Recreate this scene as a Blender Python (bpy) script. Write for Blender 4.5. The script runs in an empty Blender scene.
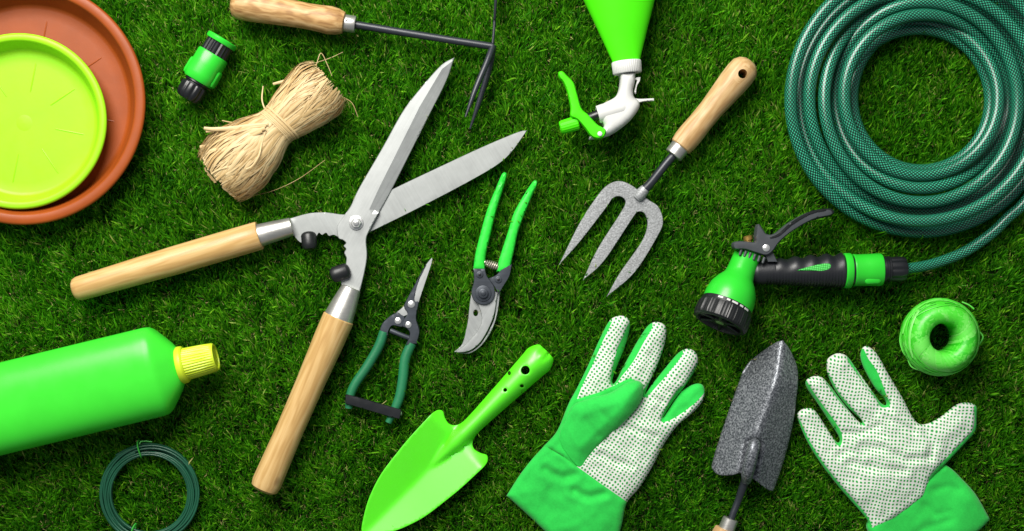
import bpy, math, random
import numpy as np
from mathutils import Vector, noise
from mathutils.geometry import delaunay_2d_cdt
from mathutils.bvhtree import BVHTree

random.seed(7); rng = np.random.default_rng(7)
S = 0.001            # one unit of the drawing = 1 mm
CX, CY, H = 512.0, 265.5, 1450.0
scn = bpy.context.scene
col = scn.collection
PI = math.pi

def P(px, py, z=0.0):
    """point at height z (mm) that the photograph shows at px,py"""
    f = (H - z) / H
    return Vector(((px - CX) * f, (CY - py) * f, z))

# ------------------------------------------------------------------ materials
class NT:
    def __init__(s, name):
        s.m = bpy.data.materials.new(name); s.m.use_nodes = True
        s.t = s.m.node_tree; s.t.nodes.clear()
        s.out = s.n('ShaderNodeOutputMaterial')
        s.p = s.n('ShaderNodeBsdfPrincipled')
        s.l(s.p.outputs[0], s.out.inputs[0])
    def n(s, typ, **kw):
        x = s.t.nodes.new(typ)
        for k, v in kw.items(): setattr(x, k, v)
        return x
    def l(s, a, b): s.t.links.new(a, b)
    def set(s, node, sock, v):
        i = node.inputs[sock]
        if hasattr(v, 'is_linked') or isinstance(v, bpy.types.NodeSocket): s.l(v, i)
        else: i.default_value = v
    def math(s, op, a, b=0.0, c=0.0):
        x = s.n('ShaderNodeMath', operation=op)
        for i, v in enumerate((a, b, c)): s.set(x, i, v)
        return x.outputs[0]
    def obj(s):
        return s.n('ShaderNodeTexCoord').outputs['Object']
    def attr(s, name):
        return s.n('ShaderNodeAttribute', attribute_name=name)
    def mapping(s, vec, scale=(1, 1, 1), rot=(0, 0, 0)):
        m = s.n('ShaderNodeMapping'); s.l(vec, m.inputs[0])
        m.inputs['Scale'].default_value = scale; m.inputs['Rotation'].default_value = rot
        return m.outputs[0]
    def noise(s, vec, scale, detail=3, rough=.55, dist=0):
        x = s.n('ShaderNodeTexNoise'); s.l(vec, x.inputs['Vector'])
        x.inputs['Scale'].default_value = scale; x.inputs['Detail'].default_value = detail
        x.inputs['Roughness'].default_value = rough; x.inputs['Distortion'].default_value = dist
        return x.outputs['Fac']
    def ramp(s, fac, stops):
        x = s.n('ShaderNodeValToRGB'); e = x.color_ramp.elements
        while len(e) < len(stops): e.new(.5)
        for i, (p, c) in enumerate(stops):
            e[i].position = p; e[i].color = (c[0], c[1], c[2], 1)
        s.l(fac, x.inputs[0]); return x.outputs[0]
    def mix(s, fac, a, b):
        x = s.n('ShaderNodeMix', data_type='RGBA')
        s.set(x, 0, fac)
        for k, v in ((6, a), (7, b)):
            if isinstance(v, tuple): x.inputs[k].default_value = (v[0], v[1], v[2], 1)
            else: s.l(v, x.inputs[k])
        return x.outputs[2]
    def bump(s, h, strength, dist=1.0):
        x = s.n('ShaderNodeBump'); x.inputs['Strength'].default_value = strength
        x.inputs['Distance'].default_value = dist * S
        s.l(h, x.inputs['Height']); s.l(x.outputs[0], s.p.inputs['Normal'])
    def color(s, v):
        if isinstance(v, tuple): s.p.inputs['Base Color'].default_value = (v[0], v[1], v[2], 1)
        else: s.l(v, s.p.inputs['Base Color'])
    def pr(s, **kw):
        names = dict(rough='Roughness', metal='Metallic', spec='Specular IOR Level', coat='Coat Weight',
                     coatr='Coat Roughness', sss='Subsurface Weight', sheen='Sheen Weight', aniso='Anisotropic')
        for k, v in kw.items(): s.set(s.p, names[k], v)

def sc(c, k): return tuple(min(1, x * k) for x in c)

def plastic(name, c, rough=.35, var=.12, spec=.5, bump=.08, period=3.0, sss=0):
    t = NT(name); o = t.obj()
    n1 = t.noise(o, 1000 / 40, 4)
    t.color(t.ramp(n1, [(.3, sc(c, 1 - var)), (.7, sc(c, 1 + var))]))
    n2 = t.noise(o, 1000 / period, 3)
    t.pr(rough=t.math('MULTIPLY_ADD', t.noise(o, 1000 / 14, 5), .25, rough - .12), spec=spec)
    if sss:
        t.pr(sss=sss); t.p.inputs['Subsurface Radius'].default_value = (.004, .004, .002)
    t.bump(n2, bump, .4)
    return t.m

def metal(name, c, rough=.3, metallic=1.0, streak=(8, .35), rot=0.0, bump=.08, mott=.18):
    """brushed / worn metal; grain runs along the local x axis turned by rot"""
    t = NT(name); o = t.obj()
    g = t.noise(t.mapping(t.mapping(o, rot=(0, 0, rot)), scale=(1000 / 60, 1000 / 1.6, 1000 / 3)), 1, 3)
    w = t.noise(o, 1000 / 25, 5, .65)
    v = t.math('MULTIPLY_ADD', g, .35, t.math('MULTIPLY', w, .65))
    t.color(t.ramp(v, [(.3, sc(c, 1 - mott)), (.72, sc(c, 1 + mott * .6))]))
    t.pr(metal=metallic, rough=t.math('MULTIPLY_ADD', v, .3, rough - .12))
    t.bump(g, bump, .3)
    return t.m

def hammered(name, lo, mid, hi, rough=.38, metallic=.35, period=3.0):
    t = NT(name); o = t.obj()
    n = t.noise(o, 1000 / period, 2, .6)
    v = t.n('ShaderNodeTexVoronoi', feature='SMOOTH_F1'); t.l(o, v.inputs['Vector'])
    v.inputs['Scale'].default_value = 1000 / (period * .9)
    f = t.math('MULTIPLY_ADD', v.outputs['Distance'], .5, t.math('MULTIPLY', n, .75))
    t.color(t.ramp(f, [(.42, lo), (.58, mid), (.75, hi)]))
    t.pr(metal=metallic, rough=rough)
    t.bump(f, .4, .8)
    return t.m

def wood(name, light, mid, dark, ring=5.0, along=70.0, rough=.5, knots=()):
    t = NT(name); a = t.attr('lc').outputs['Vector']
    warp = t.noise(t.mapping(a, scale=(1 / along, 1 / 22, 1 / 22)), 1, 3, .5)
    n = t.noise(t.mapping(a, scale=(1 / (along * 2.2), 1 / ring, 1 / ring)), 1, 4, .6, .6)
    rings = t.math('SINE', t.math('MULTIPLY', warp, 46))
    f = t.math('MULTIPLY_ADD', rings, .13, n)
    c = t.ramp(f, [(.25, dark), (.5, mid), (.75, light)])
    fine = t.noise(t.mapping(a, scale=(1 / 30, 1 / .9, 1 / .9)), 1, 2)
    c = t.mix(t.math('MULTIPLY', t.math('GREATER_THAN', fine, .6), .22), c, dark)
    for (s, x, y, r) in knots:
        d = t.n('ShaderNodeVectorMath', operation='DISTANCE')
        t.l(t.mapping(a, scale=(1, 1.6, 1.6)), d.inputs[0]); d.inputs[1].default_value = (s, x * 1.6, y * 1.6)
        dn = t.math('ADD', d.outputs['Value'], t.math('MULTIPLY', n, r * 1.2))
        m = t.n('ShaderNodeMapRange'); t.l(dn, m.inputs[0])
        m.inputs[1].default_value = r * .7; m.inputs[2].default_value = r * 2.0; m.inputs[3].default_value = .8; m.inputs[4].default_value = 0
        c = t.mix(m.outputs[0], c, (.10, .035, .012))
    t.color(c)
    t.pr(rough=t.math('MULTIPLY_ADD', fine, .25, rough - .12), spec=.4)
    t.bump(fine, .12, .3)
    return t.m

def cloth(name, c, rot=0.0):
    t = NT(name); o = t.mapping(t.obj(), rot=(0, 0, rot), scale=(1000, 1000, 1000))
    n1 = t.noise(o, 1 / 30, 4); n3 = t.noise(o, 1 / 2.2, 3)
    x = t.n('ShaderNodeSeparateXYZ'); t.l(o, x.inputs[0])
    w = t.math('MULTIPLY', t.math('SINE', t.math('MULTIPLY', x.outputs[0], 4.2)), t.math('SINE', t.math('MULTIPLY', x.outputs[1], 4.2)))
    t.color(t.ramp(t.math('MULTIPLY_ADD', n3, .35, t.math('MULTIPLY', n1, .65)), [(.3, sc(c, .82)), (.7, sc(c, 1.12))]))
    t.pr(rough=.85, spec=.2, sheen=.15)
    t.bump(t.math('MULTIPLY_ADD', w, .4, n3), .35, .6)
    return t.m

def dotted(name, white, dot, rot, period=3.55, r=.27, stagger=False):
    t = NT(name); o = t.mapping(t.obj(), rot=(0, 0, rot), scale=(1000, 1000, 1000))
    wob = t.n('ShaderNodeTexNoise'); t.l(o, wob.inputs['Vector']); wob.inputs['Scale'].default_value = 1 / 18
    va = t.n('ShaderNodeVectorMath', operation='MULTIPLY_ADD'); t.l(wob.outputs['Color'], va.inputs[0])
    va.inputs[1].default_value = (5, 5, 0); t.l(o, va.inputs[2])
    x = t.n('ShaderNodeSeparateXYZ'); t.l(va.outputs[0], x.inputs[0])
    u = t.math('DIVIDE', x.outputs[0], period); v = t.math('DIVIDE', x.outputs[1], period)
    fu = t.math('SUBTRACT', t.math('FRACT', u), .5); fv = t.math('SUBTRACT', t.math('FRACT', v), .5)
    d = t.math('SQRT', t.math('ADD', t.math('MULTIPLY', fu, fu), t.math('MULTIPLY', fv, fv)))
    m = t.n('ShaderNodeMapRange'); t.l(d, m.inputs[0]); m.inputs[1].default_value = r - .07; m.inputs[2].default_value = r + .07
    m.inputs[3].default_value = 1; m.inputs[4].default_value = 0
    n = t.noise(o, 1 / 2.0, 3); n2 = t.noise(o, 1 / 26, 3)
    base = t.ramp(t.math('MULTIPLY_ADD', n, .5, t.math('MULTIPLY', n2, .5)), [(.3, sc(white, .84)), (.65, white)])
    t.color(t.mix(m.outputs[0], base, dot))
    t.pr(rough=.75, spec=.25)
    t.bump(t.math('MULTIPLY_ADD', n, .25, m.outputs[0]), .45, .5)
    return t.m

def fibre(name, stops, rough=.55, along=25.0, sheen=0, spec=.4):
    t = NT(name); a = t.attr('lc').outputs['Vector']; r = t.attr('rnd').outputs['Fac']
    n = t.noise(t.mapping(a, scale=(1 / along, 1 / .7, 1 / .7)), 1, 3)
    n2 = t.noise(t.obj(), 1000 / 20, 3)
    f = t.math('MULTIPLY_ADD', n, .3, t.math('MULTIPLY_ADD', r, .5, t.math('MULTIPLY', n2, .2)))
    t.color(t.ramp(f, stops)); t.pr(rough=rough, spec=spec)
    t.bump(n, .2, .3)
    return t.m

def braid(name, base, thread, N=15, period=3.3):
    t = NT(name); a = t.attr('lc').outputs['Vector']
    x = t.n('ShaderNodeSeparateXYZ'); t.l(a, x.inputs[0])
    s = t.math('DIVIDE', x.outputs[0], period); th = t.math('MULTIPLY', x.outputs[1], N)
    A = t.math('ADD', s, th); B = t.math('SUBTRACT', s, th)
    la = t.math('LESS_THAN', t.math('FRACT', A), .47); lb = t.math('LESS_THAN', t.math('FRACT', B), .47)
    n = t.noise(t.mapping(a, scale=(1 / 60, 3, 1)), 1, 3)
    thr = t.ramp(n, [(.3, sc(thread, .75)), (.7, sc(thread, 1.15))])
    c = t.mix(t.math('MAXIMUM', la, lb), base, sc(thread, .13))
    t.color(t.mix(t.math('MULTIPLY', la, lb), c, thr))
    t.pr(rough=.29, spec=.55)
    t.bump(t.math('ADD', la, lb), .15, .3)
    return t.m

# ------------------------------------------------------------------ mesh building
class M:
    def __init__(s): s.v = []; s.f = []; s.lc = []; s.rn = []; s.rnd = 0.5
    def add(s, vs, fs, lcs=None):
        b = len(s.v); s.v += [tuple(x) for x in vs]
        s.f += [tuple(i + b for i in f) for f in fs]
        s.lc += list(lcs) if lcs is not None else [tuple(x) for x in vs]
        s.rn += [s.rnd] * len(vs)
        return s

def build(name, mb, mat, parent=None, angle=35, cut=None):
    org = Vector((0, 0, 0)) if parent is None else Vector(parent['org'])
    me = bpy.data.meshes.new(name)
    me.from_pydata([((x - org.x) * S, (y - org.y) * S, (z - org.z) * S) for x, y, z in mb.v], [], mb.f)
    me.update()
    a = me.attributes.new('lc', 'FLOAT_VECTOR', 'POINT'); a.data.foreach_set('vector', np.array(mb.lc, dtype=np.float32).ravel())
    r = me.attributes.new('rnd', 'FLOAT', 'POINT'); r.data.foreach_set('value', np.array(mb.rn, dtype=np.float32))
    me.materials.append(mat)
    me.shade_smooth(); me.set_sharp_from_angle(angle=math.radians(angle))
    o = bpy.data.objects.new(name, me); col.objects.link(o)
    if parent is not None: o.parent = parent; o['org'] = list(org)
    if cut is not None:
        c = bpy.data.objects.new('cutter', bpy.data.meshes.new('cutter'))
        c.data.from_pydata([((x - org.x) * S, (y - org.y) * S, (z - org.z) * S) for x, y, z in cut.v], [], cut.f)
        c.data.materials.append(mat); col.objects.link(c)
        c.parent = parent
        md = o.modifiers.new('b', 'BOOLEAN'); md.object = c; md.operation = 'DIFFERENCE'; md.solver = 'EXACT'
        bpy.context.view_layer.update()
        dg = bpy.context.evaluated_depsgraph_get()
        nm = bpy.data.meshes.new_from_object(o.evaluated_get(dg))
        o.modifiers.clear(); o.data = nm; bpy.data.objects.remove(c)
        nm.name = name
        nm.set_sharp_from_angle(angle=math.radians(angle))
    return o

def thing(name, label, cat, at, group=None):
    o = bpy.data.objects.new(name, None); col.objects.link(o)
    p = P(at[0], at[1], 0)
    o.location = (p.x * S, p.y * S, 0); o['org'] = (p.x, p.y, 0.0)
    o['label'] = label; o['category'] = cat; o.empty_display_size = .02
    if group: o['group'] = group
    return o

def cr(pts, n=8, closed=False):
    """Catmull-Rom through points (any dimension)"""
    p = [np.array(q, float) for q in pts]; out = []
    N = len(p); rngs = range(N if closed else N - 1)
    for i in rngs:
        a = p[(i - 1) % N] if (closed or i > 0) else 2 * p[0] - p[1]
        b = p[i]; c = p[(i + 1) % N]
        d = p[(i + 2) % N] if (closed or i + 2 < N) else 2 * p[-1] - p[-2]
        for k in range(n):
            t = k / n
            out.append(.5 * ((2 * b) + (-a + c) * t + (2 * a - 5 * b + 4 * c - d) * t * t + (-a + 3 * b - 3 * c + d) * t ** 3))
    if not closed: out.append(p[-1])
    return out

def smooth_loop(pts, n=6):
    """closed outline, points with a third value are corners"""
    cs = [i for i, q in enumerate(pts) if len(q) > 2]
    xy = [q[:2] for q in pts]
    if not cs: return [tuple(q) for q in cr(xy, n, True)]
    out = []
    for k, i in enumerate(cs):
        j = cs[(k + 1) % len(cs)]
        seg = [xy[i]]; m = i
        while True:
            m = (m + 1) % len(xy); seg.append(xy[m])
            if m == j: break
        if len(seg) == 2: out.append(tuple(seg[0]))
        else: out += [tuple(q) for q in cr(seg, n)][:-1]
    return out

def frame(d):
    d = d.normalized(); up = Vector((0, 0, 1))
    if abs(d.z) > .95: up = Vector((0, 1, 0))
    side = d.cross(up).normalized(); return d, side, side.cross(d).normalized()

def lathe(mb, A, B, prof, seg=32, fx=1.0, fz=1.0, sup=2.0, ribs=None, caps=True):
    """rings along A->B; prof = [(t, r)] with t in mm from A"""
    d, sx, sz = frame(B - A); vs = []; lc = []; fs = []
    for t, r in prof:
        for k in range(seg):
            th = 2 * PI * k / seg; c, s = math.cos(th), math.sin(th)
            q = (abs(c) ** sup + abs(s) ** sup) ** (-1 / sup)
            rr = r * (ribs(th, t) if ribs else 1)
            u, w = rr * c * q * fx, rr * s * q * fz
            vs.append(A + d * t + sx * u + sz * w); lc.append((t, u, w))
    n = len(prof)
    for i in range(n - 1):
        for k in range(seg):
            k2 = (k + 1) % seg
            fs.append((i * seg + k, i * seg + k2, (i + 1) * seg + k2, (i + 1) * seg + k))
    if caps:
        for i, rev in ((0, True), (n - 1, False)):
            vs.append(A + d * prof[i][0]); lc.append((prof[i][0], 0, 0)); c = len(vs) - 1
            for k in range(seg):
                k2 = (k + 1) % seg
                fs.append((i * seg + k2, i * seg + k, c) if rev else (i * seg + k, i * seg + k2, c))
    mb.add(vs, [f[::-1] for f in fs], lc); return mb

def tube(mb, pts, rad, seg=10, fz=1.0, closed=False, normal=None, caps=True, normals=None):
    pts = [Vector(p) for p in pts]; n = len(pts)
    R = rad if callable(rad) else (lambda t: rad) if not isinstance(rad, (list, tuple)) else (lambda t: float(np.interp(t, np.linspace(0, 1, len(rad)), rad)))
    tan = []
    for i in range(n):
        a = pts[(i - 1) % n] if closed or i else pts[0]; b = pts[(i + 1) % n] if closed or i < n - 1 else pts[-1]
        tan.append((b - a).normalized())
    nrm = Vector(normal) if normal is not None else (Vector((0, 0, 1)) if abs(tan[0].z) < .9 else Vector((1, 0, 0)))
    vs = []; lc = []; fs = []; L = 0
    for i in range(n):
        if i: L += (pts[i] - pts[i - 1]).length
        if normals is not None: nrm = Vector(normals[i])
        nrm = (nrm - tan[i] * nrm.dot(tan[i]))
        nrm = nrm.normalized() if nrm.length > 1e-6 else tan[i].orthogonal().normalized()
        bi = tan[i].cross(nrm); r = R(i / (n - 1))
        for k in range(seg):
            th = 2 * PI * k / seg
            vs.append(pts[i] + bi * (r * math.cos(th)) + nrm * (r * math.sin(th) * fz))
            lc.append((L, k / seg if k <= seg / 2 else 1 - k / seg, 0) if not isinstance(mb, ML) else (L, r * math.cos(th), r * math.sin(th)))
    m = n if closed else n - 1
    for i in range(m):
        j = (i + 1) % n
        for k in range(seg):
            k2 = (k + 1) % seg
            fs.append((i * seg + k, i * seg + k2, j * seg + k2, j * seg + k))
    if caps and not closed:
        for i, rev in ((0, 1), (n - 1, 0)):
            vs.append(pts[i]); lc.append(lc[i * seg]); c = len(vs) - 1
            for k in range(seg):
                k2 = (k + 1) % seg
                fs.append((i * seg + k2, i * seg + k, c) if rev else (i * seg + k, i * seg + k2, c))
    mb.add(vs, fs, lc); return mb
class ML(M):
    """builder whose tubes carry metric cross-section coordinates (fibres)"""

def inside(poly, q):
    q = np.asarray(q, float); x, y = q[:, 0], q[:, 1]; r = np.zeros(len(q), bool)
    n = len(poly); j = n - 1
    for i in range(n):
        xi, yi = poly[i][:2]; xj, yj = poly[j][:2]
        if yi != yj:
            r ^= ((yi > y) != (yj > y)) & (x < (xj - xi) * (y - yi) / (yj - yi) + xi)
        j = i
    return r

def dist(poly, q, closed=True):
    q = np.asarray(q, float); a = np.array([p[:2] for p in poly], float)
    b = np.roll(a, -1, 0)
    if not closed: a, b = a[:-1], b[:-1]
    out = np.full(len(q), 1e9)
    for p0, p1 in zip(a, b):
        e = p1 - p0; L = e @ e
        t = np.clip(((q - p0) @ e) / L, 0, 1) if L > 0 else np.zeros(len(q))
        out = np.minimum(out, np.hypot(*(q - p0 - t[:, None] * e).T))
    return out

def resample(loop, step, closed=True):
    out = []; n = len(loop)
    for i in range(n if closed else n - 1):
        a = np.array(loop[i][:2], float); b = np.array(loop[(i + 1) % n][:2], float)
        k = max(1, int(round(np.hypot(*(b - a)) / step)))
        if np.hypot(*(b - a)) < 1e-6: continue
        for j in range(k): out.append(tuple(a + (b - a) * j / k))
    if not closed: out.append(tuple(loop[-1][:2]))
    return out

def sheet(loop, step=3.0, holes=(), lines=(), inset=1.0, estep=None):
    """triangulated planar region (px coordinates). returns pts, tris, distance to the outline"""
    loops = [resample(l, estep or step) for l in [loop] + list(holes)]
    pts = []; ed = []
    for l in loops:
        b = len(pts); pts += l; ed += [(b + i, b + (i + 1) % len(l)) for i in range(len(l))]
    for ln, cl in lines:
        l = resample(ln, step, cl); b = len(pts); pts += l
        ed += [(b + i, b + (i + 1) % len(l)) for i in range(len(l) if cl else len(l) - 1)]
    allp = np.array(loop, float)[:, :2]
    lo, hi = allp.min(0), allp.max(0)
    gx = np.arange(lo[0], hi[0], step); gy = np.arange(lo[1], hi[1], step * .87)
    g = np.array([(x + (step / 2 if j % 2 else 0), y) for j, y in enumerate(gy) for x in gx])
    def dmin(q):
        d = dist(loop, q)
        for h in holes: d = np.minimum(d, dist(h, q))
        return d
    def isin(q):
        r = inside(loop, q)
        for h in holes: r &= ~inside(h, q)
        return r
    if len(g):
        g = g[isin(g)]
    if len(g):
        keep = dmin(g) > (inset * 1.4 if inset else step * .4)
        for ln, cl in lines: keep &= dist(ln, g, cl) > step * .35
        g = g[keep]; pts += [tuple(q) for q in g]
    if inset:
        for l in loops:
            n = len(l)
            for i in range(n):
                a = np.array(l[i - 1]); b = np.array(l[(i + 1) % n]); t = b - a
                nn = np.array((-t[1], t[0])); ln = np.hypot(*nn)
                if ln < 1e-6: continue
                for sg in (1, -1):
                    q = np.array(l[i]) + nn / ln * inset * sg
                    if isin(q[None])[0] and dmin(q[None])[0] > inset * .8: pts.append(tuple(q))
    v, e, f, *_ = delaunay_2d_cdt([Vector(p) for p in pts], ed, [], 0, 1e-4)
    v = np.array([(q.x, q.y) for q in v])
    f = np.array([t for t in f if len(t) == 3])
    cen = v[f].mean(1); f = f[isin(cen)]
    d = dmin(v)
    return v, f, d

def slab(mb, pts, tris, zt, zb, zref=None, keep=None):
    """closed solid between top heights zt and bottom heights zb (arrays)"""
    if keep is not None: tris = tris[keep]
    used = np.unique(tris); rm = {int(o): i for i, o in enumerate(used)}
    n = len(used); vs = []; lc = []
    for arr in (zt, zb):
        for o in used:
            zz = float(arr[o]); vs.append(P(pts[o][0], pts[o][1], float(zt[o]) if zref is None else zref)); vs[-1].z = zz
            lc.append((pts[o][0], pts[o][1], zz))
    cnt = {}; fs = []
    for a, b, c in tris:
        a, b, c = rm[int(a)], rm[int(b)], rm[int(c)]
        # image y runs down, so flip to face up
        A, B, C = vs[a], vs[b], vs[c]
        if (B.x - A.x) * (C.y - A.y) - (B.y - A.y) * (C.x - A.x) < 0: b, c = c, b
        fs.append((a, b, c)); fs.append((a + n, c + n, b + n))
        for e in ((a, b), (b, c), (c, a)): cnt[e] = cnt.get(e, 0) + 1
    for (a, b) in cnt:
        if (b, a) not in cnt: fs.append((b, a, a + n, b + n))
    mb.add(vs, fs, lc); return mb

def rnd_edge(d, w): return w * np.sqrt(np.clip(1 - (1 - np.clip(d / w, 0, 1)) ** 2, 0, 1)) - w

def moulded(mb, outline, z0, z1, w=1.2, holes=(), step=4.0, n=6, zf=None, smooth=True):
    """plate from z0 to z1 with a rounded upper edge of width w; zf bends it (px,py)->dz"""
    lp = smooth_loop(outline, n) if smooth else [tuple(q[:2]) for q in outline]
    p, t, d = sheet(lp, step, holes, inset=min(w * .5, 1.0), estep=min(step, 2.5))
    dz = zf(p) if zf else np.zeros(len(p))
    zt = z1 + rnd_edge(d, w) + dz
    zb = np.minimum(z0 + dz, zt - .05)
    return slab(mb, p, t, zt, zb, zref=None)

def circle(x, y, r, n=24, ry=None): return [(x + r * math.cos(2 * PI * k / n), y + (ry or r) * math.sin(2 * PI * k / n)) for k in range(n)]

def disc(mb, px, py, z0, z1, r, bev=.8, seg=24, dome=0):
    A = P(px, py, z0); B = A + Vector((0, 0, 1)); h = z1 - z0
    pr = [(0, r), (h - bev, r), (h - bev * .3, r - bev * .3), (h, r - bev)]
    if dome: pr += [(h + dome * .7, r * .55), (h + dome, r * .1)]
    return lathe(mb, A, B, pr, seg)

def sstep(a, b, x): t = np.clip((x - a) / (b - a), 0, 1); return t * t * (3 - 2 * t)

# ------------------------------------------------------------------ palette
LIME = plastic('lime plastic', (.275, .66, .008), .42, .05, spec=.3)
TERRA = plastic('terracotta plastic', (.265, .053, .006), .45, .12, spec=.3)
GRN = plastic('bright green plastic', (.022, .50, .024), .32, .08)
GRN_HANDLE = plastic('green handle coating', (.026, .60, .045), .42, .06, spec=.35)
NEON = plastic('neon green plastic', (.06, .66, .003), .5, .04, bump=.03, spec=.2)
NEON_PAINT = plastic('neon green paint', (.085, .76, .002), .46, .04, bump=.04, period=6, spec=1.0)
BOTTLE = plastic('bottle green plastic', (.042, .60, .030), .33, .05, bump=.05, period=8, spec=.35)
YEL = plastic('yellow green cap', (.50, .64, .02), .42, .06)
WHITE = plastic('white plastic', (.56, .56, .54), .42, .06)
BLK = plastic('black plastic', (.008, .009, .011), .34, .2, bump=.15)
RUB = plastic('black rubber', (.007, .008, .009), .42, .25, bump=.2, period=2)
GRIP = plastic('soft black grip', (.010, .011, .014), .42, .2, bump=.2, period=1.6)
SILVER = metal('worn blade steel', (.37, .385, .38), .46, .5, rot=math.radians(-60))
BLADE_DULL = metal('brushed blade steel', (.315, .33, .325), .5, .4, rot=math.radians(60))
FERR = metal('ferrule steel', (.52, .51, .48), .34, .8)
CHROME = metal('bright rivet steel', (.75, .75, .74), .28, .8)
DARKST = metal('dark coated steel', (.045, .053, .066), .4, .4, mott=.3)
ROD = metal('black painted rod', (.022, .026, .034), .36, .1, mott=.3)
GREYTRIG = plastic('charcoal plastic', (.050, .055, .062), .42, .15, bump=.15, period=2)
BRASS = metal('brass', (.62, .38, .10), .3, .9)
HAM_L = hammered('light hammered paint', (.22, .225, .23), (.285, .295, .30), (.36, .37, .38), .45, .25, 1.7)
HAM_D = hammered('dark hammered paint', (.045, .051, .060), (.13, .14, .157), (.27, .285, .305), .4, .45, 1.8)
W_ASH = wood('pale ash wood', (.56, .37, .175), (.42, .245, .095), (.22, .105, .036), 6, 60)
W_PINE = wood('varnished pine wood', (.58, .39, .17), (.51, .32, .12), (.41, .235, .078), 7, 160, .36)
W_PINE_K = wood('varnished pine wood with knot', (.58, .39, .17), (.50, .315, .12), (.39, .225, .075), 7, 160, .36, knots=[(171, -9, 9, 5)])
W_BEECH = wood('beech wood', (.56, .39, .20), (.47, .30, .132), (.37, .215, .085), 5, 90, .48)
CLOTH = cloth('green cotton', (.02, .49, .06), .6)
DOT1 = dotted('white cotton with green dots', (.66, .68, .62), (.016, .29, .045), math.radians(35), period=3.5, r=.30)
DOT2 = dotted('white cotton with small green dots', (.66, .68, .62), (.016, .29, .045), math.radians(8), period=3.5, r=.295)
RAFFIA = fibre('raffia', [(.25, (.30, .175, .06)), (.45, (.47, .325, .145)), (.78, (.61, .47, .255))], .5)
TWINE = fibre('green raffia twine', [(.22, (.02, .42, .008)), (.5, (.06, .58, .025)), (.85, (.24, .72, .16))], .42, 30, spec=.6)
HOSE = braid('braided green hose', (.0006, .008, .005), (.045, .45, .26), 12, 3.9)
WIRE = plastic('dark green coated wire', (.007, .064, .032), .34, .25)
TIE = plastic('green twist tie', (.04, .40, .04), .4, .1)
DKGRN = plastic('dark green dipped grip', (.012, .155, .062), .45, .15, bump=.3, period=2)
SPRING = metal('spring steel', (.55, .50, .42), .35, .8)

# ------------------------------------------------------------------ saucers
def saucer(root, wall_name, mat, ctr, z0, zr, R, rimw, Rf, ribr, center):
    c = P(ctr[0], ctr[1], zr); A = Vector((c.x, c.y, z0)); B = A + Vector((0, 0, 1)); h = zr - z0
    k = (H - zr) / H; R *= k; rimw *= k
    pr = [(0, Rf * .96), (1.5, Rf + 1), (h - 5, R - 4), (h - 4.2, R - .6), (h - 2.5, R), (h - .8, R - .8), (h, R - 2.6), (h, R - rimw + 2.2),
          (h - .8, R - rimw + .6), (h - 2.5, R - rimw - .2), (5, Rf + 1.8), (3.2, Rf), (2.6, Rf - 3), (2.6, Rf - 12), (2.6, Rf * .5), (2.6, 8)]
    mb = M(); lathe(mb, A, B, pr, 160, caps=False)
    # floor centre and underside
    lathe(mb, A, B, [(2.6, 8), (2.9, 5), (3.0, .01)], 128, caps=False)
    lathe(mb, A, B, [(0, .01), (0, Rf * .96)], 128, caps=False)
    dsh = build(wall_name, mb, mat, root, 50)
    for i in range(8):
        a = math.radians(79 - 45 * i)
        d = Vector((math.cos(a), math.sin(a), 0))
        p0 = A + d * ribr[0]; p1 = A + d * ribr[1]
        m2 = M(); pts = [p0 + (p1 - p0) * t + Vector((0, 0, 2.2)) for t in (0, .08, .5, .92, 1)]
        tube(m2, pts, [.2, .9, 1.0, .9, .2], 8)
        build('rib', m2, mat, dsh)

r = thing('plant_saucer', 'large round terracotta plant saucer with a lime saucer nested inside', 'saucer', (26, 103), 'plant saucers')
saucer(r, 'dish', TERRA, (22.5, 102.5), 0, 27, 122.5, 11, 99, (62, 86), 1)
r = thing('plant_saucer', 'smaller lime green plant saucer lying inside the terracotta one', 'saucer', (22, 120), 'plant saucers')
r.location.z = 2.8 * S; r['org'] = (r['org'][0], r['org'][1], 2.8)
saucer(r, 'dish', LIME, (18, 121), 2.8, 24, 88.3, 8, 72, (30, 62), 1)

# ------------------------------------------------------------------ hose connector
def axis_pts(a, b, z, zb=None): return P(a[0], a[1], z), P(b[0], b[1], z if zb is None else zb)
def ribbed(n, depth, sharp=1): return lambda th, t: 1 - depth * (.5 + .5 * math.cos(n * th)) ** sharp

r = thing('hose_connector', 'green and black quick hose connector lying between the saucers and the raffia', 'connector', (206, 68))
A, B = axis_pts((222.5, 39.5), (187, 99), 15)
bd = build('body', lathe(M(), A, B, [(17, 13), (17, 15), (18.5, 15.8), (30, 15.8), (40, 16.2), (46, 15.6), (48, 14.4), (48, 11)], 40, sup=2.25), GRN, r)
build('collar', lathe(M(), A, B, [(-1, 12), (-1, 15), (0, 15.8), (3, 15.8), (4.2, 15.2), (4.2, 12)], 40), GRN, r)
build('threaded_ring', lathe(M(), A, B, [(3, 12), (4, 13.6), (17.5, 13.9), (18, 12)], 96, ribs=ribbed(20, .07)), BLK, r)
build('neck', lathe(M(), A, B, [(46, 11.5), (48.5, 12.6), (50, 12.6), (51, 11.3), (54, 11.3)], 40), BLK, r)
build('nut', lathe(M(), A, B, [(52, 11), (52.5, 13), (54, 13.6), (62, 13.4), (66, 12.4), (68.5, 10), (69, 6)], 96, ribs=ribbed(10, .08, 3)), BLK, r)
d, sx, sz = frame(B - A)
for sgn in (-1, 1):
    c = A + d * 38 + sx * (15 * sgn)
    build('release_lug', lathe(M(), c - d * 9, c + d * 9, [(0, 2), (1, 4.2), (3, 5), (14, 5.2), (17, 4.2), (18, 2)], 20, fx=.55, fz=1.4), GRN, bd)

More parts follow.
